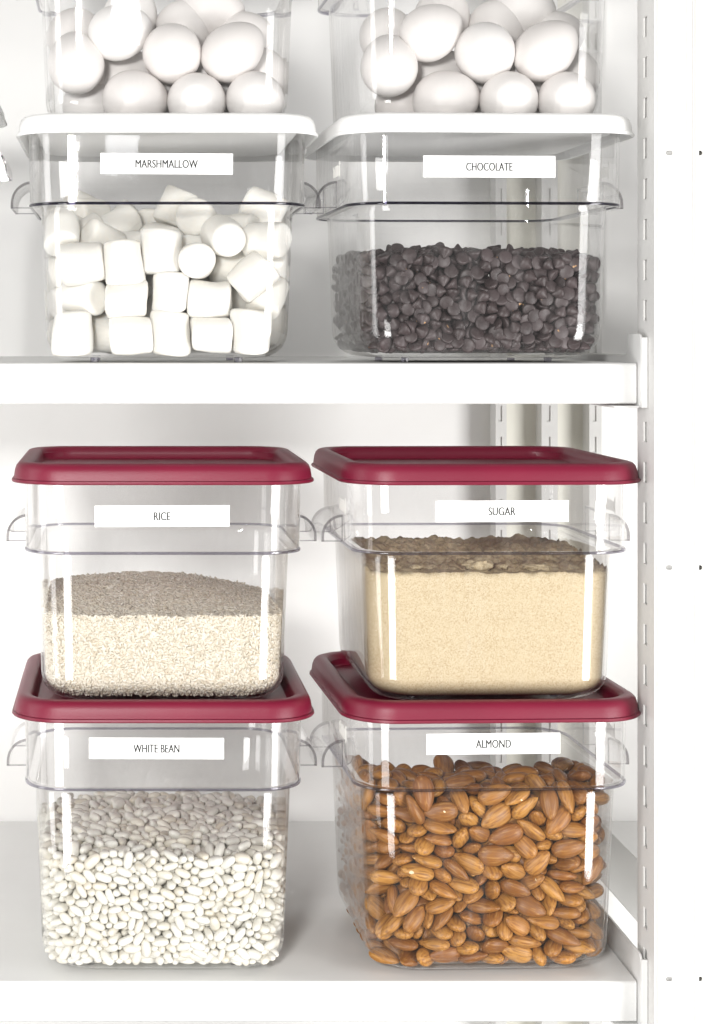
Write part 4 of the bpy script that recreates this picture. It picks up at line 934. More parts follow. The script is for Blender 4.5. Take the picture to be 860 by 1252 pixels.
-875,-735,253,103,-111,-6,-225,-841,-739,447,103,-22,266,79,-769,839,921,103,4,-259,-12,452,-846,798,95,-33,43,-57,-402,-866,360,87,58,92,-64,-755,-807,435,103,60,203,-180,
494,386,988,95,22,8,-189,772,-816,546,112,122,52,-103,96,-810,420,112,-216,-42,-101,466,-876,707,103,143,-44,62,44,-810,310,112,214,-5,35,-865,-63,937,103,-194,197,-58,
-489,-875,369,95,105,-263,112,726,-830,273,103,-157,-84,174,-448,-874,433,87,-47,259,108,-336,-822,234,103,154,-7,-178,445,-835,397,112,-49,-69,211,-439,-831,511,112,-143,238,141,
-79,666,984,95,32,64,128,-390,-814,176,120,53,-189,111,556,-872,602,103,212,23,-22,119,-821,674,112,-157,18,136,-46,-826,498,112,-37,-203,146,-97,-829,704,103,-115,-90,47,
348,-816,72,87,64,-18,-52,334,-818,524,112,35,-33,20,-943,-500,371,112,-160,200,71,306,-276,996,95,-164,244,-98,-931,-522,666,120,33,-90,290,-469,-354,986,95,132,284,2,
272,36,991,103,1,3,-144,-238,565,1013,103,96,200,142,-886,381,925,112,107,129,189,-943,-512,738,95,-19,-280,-84,-470,54,990,87,84,51,199,-132,326,1012,112,21,-63,-110,
608,-831,786,103,-272,-146,6,183,-880,546,95,-284,-77,-85,335,-448,944,112,-229,207,9,684,-835,832,103,-41,-56,189,-336,-859,579,112,74,-61,-183,139,-858,490,95,72,27,81,
134,-706,939,95,120,35,49,436,-879,881,103,250,26,-48,-83,-570,944,112,-8,-4,-209,537,-814,740,120,-32,-249,-139,-296,-875,437,95,-48,-97,119,-812,-369,925,103,48,-45,-242,
-69,-819,97,112,46,73,3,-55,-863,829,120,-21,285,10,362,-821,278,112,22,-227,11,276,-834,787,112,74,116,48,216,-880,264,95,180,60,59,515,-852,200,112,-117,-81,81,
-488,-836,580,103,-135,-202,110,-510,-809,107,112,-137,45,261,-824,-745,756,95,-238,69,59,511,-586,941,95,-49,26,-71,-220,-837,744,103,178,158,49,-809,-752,554,95,184,-128,217,
-721,-828,817,103,-8,39,-59,198,-827,801,103,92,-230,5,-421,-816,901,87,-263,89,-73,-358,-825,525,87,-177,-208,-46,-324,-819,88,103,7,-47,27,113,-812,548,112,40,210,-123,
441,-829,83,103,162,-103,-39,-37,-820,210,120,-95,194,88,540,-815,271,103,22,296,-38,-816,103,295,112,-118,-158,-71,17,-809,550,103,-69,-153,-93,449,-837,217,103,155,-238,-71,
495,-805,429,95,-122,-113,-174,-79,-312,997,95,250,154,-36,968,-546,713,103,176,55,228,101,-506,994,112,-119,281,6,-977,-592,899,112,34,63,-142,976,-416,887,95,11,-65,-149,
-249,-282,988,95,117,269,87,961,-509,547,112,155,173,82,480,-739,938,95,64,15,45,-955,-579,744,103,-77,-55,-62,-934,-686,328,103,44,118,220,-975,-255,874,103,104,66,139,
230,257,1032,103,-1,134,230,939,-567,261,112,136,-113,20,888,-652,106,95,-38,-9,-263,822,-567,920,112,78,-159,-167,-474,-423,946,112,-260,5,7,822,-674,929,112,-29,10,59,
-914,-413,139,112,-1,-53,11,-402,454,1004,112,-214,-178,22,329,900,965,120,-136,257,102,168,-874,899,103,-56,-55,-169,-290,-648,942,103,6,-6,154,-831,-764,903,95,-48,308,-34,
344,447,994,95,-63,277,-54,830,-116,935,112,111,-38,-27,-565,-1,989,87,-4,-17,-98,245,417,995,95,144,-46,-14,954,759,907,95,104,16,7,153,23,971,95,41,-60,-155,
840,-709,512,112,-62,252,90,-232,-535,949,120,253,170,-20,-391,855,969,103,-36,260,123,-814,-743,377,112,105,-146,-141,-895,-553,900,103,93,-77,-176,622,-633,939,95,-9,3,254,
-729,-311,938,95,181,190,65,230,-627,942,103,-232,204,9,-262,-825,244,103,-138,183,44,-374,-664,939,95,143,-272,5,-179,-820,312,120,-13,-309,-53,675,222,947,120,41,-281,-108,
-649,-820,437,120,58,-121,97,605,-832,472,95,13,-25,151,-757,718,941,87,-34,162,-240,107,-865,346,95,126,-256,-85,607,-860,665,120,165,246,36,-621,-840,659,112,-188,230,92,
-251,-874,571,95,117,-254,107,847,847,871,120,5,-129,78,-729,-807,534,103,57,-181,178,-236,476,1000,103,88,138,203,285,-872,191,103,63,-135,156,-806,647,937,103,9,69,-284,
-549,772,942,103,-5,5,148,-817,-294,941,95,182,56,-16,-289,-834,681,112,111,248,-19,881,-667,359,112,173,-118,-32,43,-872,542,87,8,73,10,-768,915,908,95,58,-123,-259,
-745,-211,946,112,-26,70,-259,-160,-816,659,112,-37,-196,-44,293,-560,944,112,252,-182,7,389,-809,863,112,-13,-52,-308,641,-826,723,87,100,153,129,59,-836,821,112,42,-36,198,
-616,-830,181,95,64,114,157,7,-832,893,95,183,204,1,678,-814,528,103,176,-11,106,-651,450,948,103,-120,-4,-5,-292,-447,942,103,11,1,-305,273,-804,266,95,-126,116,210,
-419,-815,601,103,-3,-256,19,822,-583,314,103,94,-196,83,823,-716,221,103,231,-98,-84,-330,-827,807,95,218,137,1,-531,88,971,87,257,111,-6,-140,-829,760,95,-144,-237,107,
466,-832,620,103,-54,-39,-155,-396,-821,742,112,-288,55,-71,-162,-812,120,120,-173,75,156,73,-832,597,95,165,129,120,-433,-325,939,95,-253,179,9,204,-805,713,95,63,95,-277,
590,-840,154,112,1,32,188,393,-807,160,95,83,166,-84,-858,-520,841,103,203,-211,-4,291,-837,585,120,-108,233,27,572,-829,850,103,167,197,-73,-868,-645,356,120,11,-47,-145,
-813,-669,810,103,-18,42,-158,-569,-818,806,112,15,-281,-56,168,335,1008,103,-3,-27,298,431,-811,680,112,45,231,-128,308,-813,686,95,49,-234,43,-577,-813,433,103,26,-132,29,
-512,-813,490,103,-36,129,19,-774,554,939,95,-153,-267,-6,963,84,629,120,-131,181,-11,974,579,910,120,153,117,124,958,-492,408,112,-190,199,-3,945,-199,837,120,97,5,-289,
973,-391,724,103,-185,157,124,-973,-377,788,112,143,101,-140,980,-46,907,103,152,-92,-147,-963,-575,509,103,224,-123,-162,-953,24,372,120,16,60,-139,919,215,148,103,108,49,-42,
973,374,866,120,147,-96,-159,-972,388,702,103,95,-43,-158,969,278,712,112,115,43,176,969,-206,761,112,172,142,108,-968,8,839,103,-165,-199,-163,942,-511,483,95,-66,59,-258,
949,-256,300,112,-27,-172,58,978,-506,835,103,63,-103,118,-951,-326,281,112,168,-164,-107,976,382,782,95,151,-51,-167,-965,-363,639,103,-59,-72,136,-950,-119,273,95,-195,203,50,
-942,-40,415,103,-113,-229,-172,947,144,313,103,-158,-145,-35,-945,170,890,103,-84,-219,-167,-956,-260,430,112,209,213,-61,-947,-365,439,103,36,-104,18,-969,-104,686,112,10,-48,-151,
928,628,305,120,-104,-237,-50,-914,814,334,112,42,-75,-143,933,-282,628,112,217,32,-7,-973,317,848,120,183,54,-183,968,-209,584,103,-182,196,7,-964,171,648,120,33,-19,-157,
-941,274,311,95,7,-22,-71,961,-270,451,103,-151,-25,173,-964,11,667,112,89,-152,2,-957,544,625,120,5,-71,148,-971,-206,812,120,-157,-181,31,-955,-503,872,120,108,64,244,
953,-145,275,112,58,88,135,-951,397,370,95,112,-19,-230,-953,20,293,95,213,-215,-66,958,268,861,103,-87,110,246,955,-417,337,103,194,20,232,-933,31,463,112,33,-152,192,
949,302,508,103,-153,-20,101,-966,433,594,103,91,-162,-3,962,468,761,120,69,18,-169,919,-724,842,95,-81,-95,-101,-965,-76,544,103,38,-3,-157,-962,608,479,103,83,74,154,
-321,622,1031,103,173,79,26,952,44,770,120,71,-181,-146,-975,502,755,103,213,206,64,-980,-141,888,103,70,147,78,976,26,855,103,-29,130,-83,923,-152,353,120,7,-17,-70,
-945,244,519,120,-142,-201,156,-943,626,245,120,111,110,-72,646,-826,897,103,-243,134,-134,958,242,378,103,118,107,122,972,-69,754,112,17,40,153,-975,137,842,95,170,-182,13,
946,-294,549,95,-96,-46,-265,955,360,420,103,194,192,9,974,642,842,112,174,99,146,965,-242,682,103,8,-70,-132,967,-95,560,103,154,-174,36,935,544,233,112,118,99,234,
959,576,475,112,51,-147,-73,941,-222,506,120,-107,180,-171,-907,-533,129,112,-29,242,143,920,-45,297,120,1,-59,-238,965,527,576,103,143,174,70,962,-7,490,103,-24,-33,147,
961,478,434,103,-135,176,31,-953,-59,226,103,204,196,70,934,-40,204,103,-201,61,-212,-919,-478,176,103,1,275,-132,-954,691,219,95,31,-152,53,-969,246,600,95,-112,169,-39,
958,-592,370,103,193,-184,71,-935,-201,492,103,20,83,-270,868,-6,944,87,-3,219,92,-191,-746,944,112,211,-225,8,-957,-273,361,103,-171,155,-122,18,-235,996,103,155,54,48,
-946,171,401,103,-245,139,73,965,98,550,103,26,-54,146,-932,-61,744,112,9,50,290,-953,78,697,103,25,75,3,-532,-103,976,95,47,-17,-204,-953,449,276,103,-139,-24,178,
-299,700,1000,103,-21,-241,-139,949,361,258,103,-23,146,-116,943,-143,646,112,18,-64,-7,964,154,504,95,195,158,137,956,303,287,87,17,83,-144,-955,-223,237,95,-104,-64,146,
934,262,213,112,-106,51,-196,-953,486,366,103,-180,182,-2,949,-12,567,103,-64,12,90,-974,-288,731,103,206,203,48,654,129,946,120,48,283,98,-928,-243,175,95,91,-38,60,
911,-160,146,112,1,21,-22,890,793,154,112,-7,224,-200,933,167,225,87,-235,29,-7,-944,123,243,103,208,-152,98,964,462,663,103,-72,-12,-161,934,-313,363,120,68,-15,-111,
955,221,293,103,97,-4,163,-967,93,784,112,112,111,71,944,425,604,120,6,97,202,-955,-402,574,95,-135,-229,140,-958,-138,615,103,49,184,92,-968,215,781,103,204,-213,-80,
-921,294,153,120,-208,195,-42,-961,228,852,95,-279,114,56,825,60,962,95,130,157,82,959,592,761,103,8,-59,-192,956,374,545,95,142,-251,-40,-170,630,999,103,-49,-22,58,
967,-307,823,112,31,105,160,962,0,424,87,-227,186,59,-945,535,305,103,-89,-91,191,961,669,383,95,-82,43,169,949,-173,426,103,91,35,103,-946,391,452,103,113,-26,-254,
944,-2,637,103,47,28,265,-940,-266,668,103,17,-64,-286,958,-594,848,112,91,17,95,925,-359,163,95,-260,-153,1,921,23,157,103,85,-3,54,-957,128,327,103,-148,96,-166,
-929,200,270,103,52,236,145,949,189,670,95,151,-39,-43,954,-359,500,95,124,104,228,978,123,822,95,140,162,54,-953,-459,808,103,52,-14,241,952,184,603,103,-119,200,-177,
-938,-239,602,120,-47,30,-61,911,748,219,112,-115,-29,3,-940,703,314,112,-47,12,132,935,-413,246,95,220,101,-11,946,-455,758,112,247,-76,-29,944,139,892,120,72,196,-169,
949,413,350,87,169,98,39,935,172,444,112,26,13,64,-964,-494,488,87,42,186,29,943,-59,823,112,49,-30,-24,961,182,746,112,108,144,171,-952,-315,572,103,139,-77,-65,
-927,-374,204,112,86,-219,-135,928,-495,269,95,-47,-1,-1,943,649,497,95,75,48,27,948,726,479,103,30,-208,-75,962,462,841,103,149,25,92,946,627,597,103,128,54,-89,
962,476,526,87,-11,-89,-159,889,-214,107,112,43,-278,-82,-887,-239,105,120,172,8,3,-952,569,817,103,-37,-216,143,885,-601,594,87,109,288,29,949,88,443,103,7,86,54,
945,-318,754,103,32,30,21,963,640,685,103,218,200,-60,948,401,483,112,149,-249,-40,-947,387,547,103,-97,100,204,-939,76,598,112,35,-57,-36,954,-473,683,95,-56,-96,-204,
965,260,615,95,152,-193,102,949,522,710,112,-89,253,-70,780,-500,944,112,8,4,-224,-916,513,143,112,-51,-35,-294,929,-309,207,95,-25,209,192,-927,-114,170,95,207,-74,56,
933,-66,368,95,31,67,291,901,781,282,112,257,70,38,-739,-102,942,103,-261,167,10,924,340,164,103,-5,-201,-150,-931,545,232,112,-244,-102,-49,916,45,294,120,-54,-9,26,
931,773,611,120,97,-53,-6,-15,972,941,112,33,18,3,-923,790,579,103,212,-8,61,-978,413,836,95,73,78,133,943,700,621,95,23,40,292,-926,-584,167,103,218,134,181,
-927,86,180,95,36,-277,-107,-937,401,227,95,-20,-80,-2,497,161,975,87,197,167,49,926,1,354,103,201,2,12,932,-430,474,112,170,-51,4,945,-366,428,103,-34,36,-104,
-949,-206,691,103,-48,170,158,-939,-166,433,95,62,86,270,-943,18,558,103,-34,-45,-48,-950,150,715,95,12,27,-25,-950,291,687,103,61,-36,-250,-940,-456,644,103,-118,-32,-2,
926,587,166,112,-85,-81,124,-924,-364,336,95,-68,-206,-183,-316,815,970,103,133,109,42,951,573,388,112,-18,62,171,923,-239,213,103,-32,-31,-293,-954,539,881,95,-136,28,-7,
935,-488,338,103,67,52,259,951,-132,821,95,-140,-38,-22,-940,716,734,120,73,-251,-74,-927,-309,169,95,-133,-45,-266,-917,268,246,120,-203,22,-52,-940,-429,306,103,218,109,-35,
-933,350,275,103,86,106,250,962,-425,618,95,44,-41,191,-931,107,439,112,249,5,-60,-939,98,521,112,-14,4,-69,-942,-555,598,95,301,-45,15,-968,680,843,95,127,-121,-213,
951,369,709,103,-43,75,-1,-931,-63,619,120,-29,-6,-74,-590,-480,942,103,285,124,-11,932,-173,215,95,-25,59,9,-922,-38,155,103,-145,-44,258,708,-680,939,95,292,107,-11,
-624,830,932,120,-9,88,-63,-940,635,766,112,18,-278,-76,-256,224,1017,103,234,190,-6,920,-118,499,120,24,105,294,-935,-430,456,103,52,205,-193,-953,494,683,112,222,107,107,
-949,-310,814,103,-69,126,229,-969,396,776,95,55,-67,-190,640,66,959,87,262,4,156,944,457,269,95,-71,79,213,-938,-172,365,95,-298,-30,70,951,-77,624,87,-4,218,172,
926,-74,439,112,-250,32,13,927,333,362,103,-21,-107,-263,-944,465,430,95,77,-70,-249,-948,663,676,103,35,-148,-206,908,805,678,95,-19,282,59,939,682,558,103,27,30,28,
-934,335,631,112,7,15,268,-925,577,561,120,0,291,-22,-836,-636,224,120,-135,-78,35,543,80,941,103,71,275,93,931,-336,281,112,-51,-39,246,890,34,108,112,29,120,241,
-901,101,121,112,62,-278,-23,-918,423,146,95,26,43,32,712,-459,947,120,39,-87,-215,916,284,142,95,-246,-19,38,951,681,767,103,84,-59,0,850,-707,298,120,244,-32,-1,
933,430,201,103,-59,-48,153,883,-602,211,103,59,-69,-69,934,480,351,103,-80,274,79,-932,175,473,103,269,-23,-18,933,551,637,112,114,-225,-129,-940,455,511,103,20,216,-137,
945,-399,558,95,-216,51,-26,954,-411,816,112,130,254,-2,-945,-245,534,87,5,3,292,-917,-464,245,112,-41,-42,280,-910,49,237,120,-235,-43,-7,194,174,997,120,4,14,-239,
918,354,789,103,65,27,174,165,921,956,103,-50,273,109,-914,814,478,103,27,22,175,-940,591,708,112,227,39,-26,-956,461,889,103,-95,-285,-20,948,336,605,87,-46,-280,82,
-949,655,537,87,216,-17,-58,-912,-393,687,103,-31,31,-308,-876,-664,754,103,109,-27,-68,-838,40,912,120,-64,284,68,-801,236,927,103,105,-114,-92,-922,205,201,103,290,-48,30,
892,-727,182,95,-38,-20,-141,-938,601,353,103,265,105,-1,820,791,901,95,42,-42,2,924,752,349,103,299,10,-29,-49,-839,652,103,50,-59,-135,910,858,792,112,265,-58,-6,
-939,335,492,95,35,137,274,914,774,743,120,226,57,55,-920,578,165,103,-33,191,233,-357,330,992,112,171,-188,-72,656,-841,606,120,94,237,69,-225,-119,992,103,112,269,-48,
-947,750,808,103,-79,251,-169,-928,-493,580,103,134,-38,14,-863,799,87,103,4,99,291,889,-281,108,95,-310,-46,-11,696,-76,946,120,248,17,5,-679,760,941,95,-164,-216,54,
714,-585,941,103,63,-22,-64,904,-431,125,87,300,-11,18,-925,38,756,112,-102,137,-201,886,487,144,112,-2,-100,-279,-911,-219,294,120,38,53,218,-924,283,433,112,220,-215,-1,
915,-46,695,112,-183,-232,-82,-75,895,947,103,72,-31,60,-934,632,613,112,-7,-24,-21,939,54,390,87,259,10,-28,-917,-32,878,103,127,59,202,-944,511,544,87,-165,-20,-5,
-881,-610,100,112,1,-8,-46,451,-648,941,95,-42,-47,187,719,-363,936,87,64,-15,-45,888,-369,886,120,269,65,-20,-895,-340,113,112,-47,32,-93,817,-201,945,95,-100,-73,183,
-167,156,1003,112,30,-18,-29,-901,582,424,112,-244,-58,-14,-919,153,572,112,44,227,176,-927,834,744,120,-39,-21,107,-887,234,105,103,67,1,4,899,-372,118,112,28,26,-164,
893,596,112,103,94,202,142,896,696,114,112,143,244,-25,905,-53,126,95,-15,99,-33,883,182,102,95,13,214,218,-895,33,147,112,179,34,2,-414,-505,938,87,-20,-66,230,
-933,333,209,87,-44,-300,23,95,111,989,103,33,-28,-136,911,269,441,112,-27,5,307,-935,-106,423,87,86,79,-263,-941,494,818,103,195,-17,-58,909,851,544,112,60,219,-7,
-940,220,717,95,-214,49,1,-675,-47,939,95,10,-2,271,-325,-747,941,95,-222,142,-32,-893,-678,112,112,51,-16,248,889,-475,107,103,-259,-17,-5,-896,-186,145,120,8,275,151,
916,682,256,103,24,-261,96,-911,-415,374,103,27,-123,267,-374,628,985,103,-126,260,-75,-891,-304,484,112,-158,-237,55,249,976,947,103,6,299,51,-627,919,920,103,81,25,-104,
-163,422,993,87,43,-125,-195,-112,-807,236,103,-225,-35,-164,727,442,942,103,1,-7,17,179,-261,946,103,159,-195,-31,517,13,944,112,308,-55,11,-921,169,154,103,-80,14,154,
429,-815,932,103,-256,112,-25,913,81,139,87,-4,53,-28,879,158,164,103,253,-17,-143,-355,-308,939,95,-291,110,11,821,-763,548,95,105,201,175,923,791,840,103,-215,-93,-67,
-611,586,973,95,67,248,156,305,-829,444,103,-243,114,-50,-498,973,956,95,55,273,-43,954,545,831,95,-45,14,301,893,744,428,112,-61,-23,-270,-929,313,561,112,288,-7,-5,
-934,-98,812,112,66,107,208,885,118,103,103,8,-81,297,-877,-645,283,103,5,31,177,894,626,224,103,-33,-126,-271,-401,-762,944,103,-34,-58,228,-458,148,956,95,216,43,-82,
-814,-538,895,103,-17,58,109,896,1,236,103,-56,8,-228,-419,-580,952,95,104,36,200,-52,-405,975,103,5,9,236,824,-727,432,95,13,12,-68,880,-666,861,103,-60,57,184,
142,-636,955,95,92,91,5,-876,-33,96,95,0,-123,284,-763,5,942,103,297,96,-11,-672,529,942,103,-2,7,64,894,-565,112,120,-91,268,14,-803,363,924,103,84,60,142,
-671,41,942,103,4,7,-108,-484,242,944,112,-205,-231,-7,866,717,900,112,-135,52,-1,171,-356,941,103,243,-56,-18,-843,-195,918,112,-123,85,-80,-914,746,214,112,-49,42,-45,
107,-203,978,95,-168,-242,-38,895,101,225,112,-5,-135,98,880,-525,560,103,65,188,165,919,87,704,112,208,152,46,-924,61,865,87,-116,-180,94,894,856,621,103,-88,122,273,
-472,-900,760,87,140,-232,-108,-743,333,941,103,47,-58,-170,-669,-404,941,103,56,-42,-125,-889,576,108,112,304,-4,-47,-856,-545,208,120,16,8,-12,388,-700,941,103,53,-48,-142,
-161,-574,941,95,-45,-36,107,-112,-477,944,112,6,-97,-285,126,252,992,103,-17,4,296,352,-847,799,112,167,-206,-50,-484,-764,936,87,31,77,225,-185,-51,953,112,63,10,185,
134,-555,941,103,60,34,98,529,240,951,87,-78,230,35,-141,50,991,103,166,-179,-53,-52,-831,407,103,25,-55,97,534,-838,501,103,-50,49,-127,852,-651,616,112,216,-78,-2,
-907,346,362,95,257,62,146,-916,-184,877,103,-57,-157,-112,-76,-833,577,120,41,-26,-52,-905,-613,419,103,197,8,125,-877,-617,700,112,-1,3,-53,-896,-329,691,95,11,-290,-114,
-345,908,940,112,46,262,146,932,-123,884,103,65,-92,-102,884,-694,741,103,134,259,63,913,302,657,112,59,0,20,-892,299,110,87,-9,251,-170,-809,-709,83,112,-203,201,-48,
-763,454,942,103,9,-4,232,-223,-804,396,95,105,113,-231,77,-275,944,112,250,-38,-17,398,-555,942,103,314,-6,12,725,526,938,95,14,92,269,-296,426,1006,112,29,-3,-79,
164,-814,261,120,-98,-34,-291,519,-367,944,112,-4,-7,-103,648,369,938,95,66,-1,-5,463,-810,313,112,-84,175,155,812,507,919,103,19,-4,-184,893,-773,766,103,-175,-142,-186,
-887,-282,232,103,-44,-15,25,-201,241,966,112,-186,-46,-56,844,166,640,112,-11,284,106,-886,421,324,112,126,45,89,-880,748,424,95,-133,113,190,-850,456,919,103,55,-42,241,
-333,-816,392,112,-10,-271,-139,-551,894,942,112,-119,-164,34,-248,646,980,87,144,36,73,709,-828,769,103,38,59,-189,-802,-727,241,87,58,66,146,-843,552,925,103,-234,166,36,
-908,-150,559,112,188,31,56,-910,702,581,120,40,287,-15,928,-281,894,95,-15,72,139]
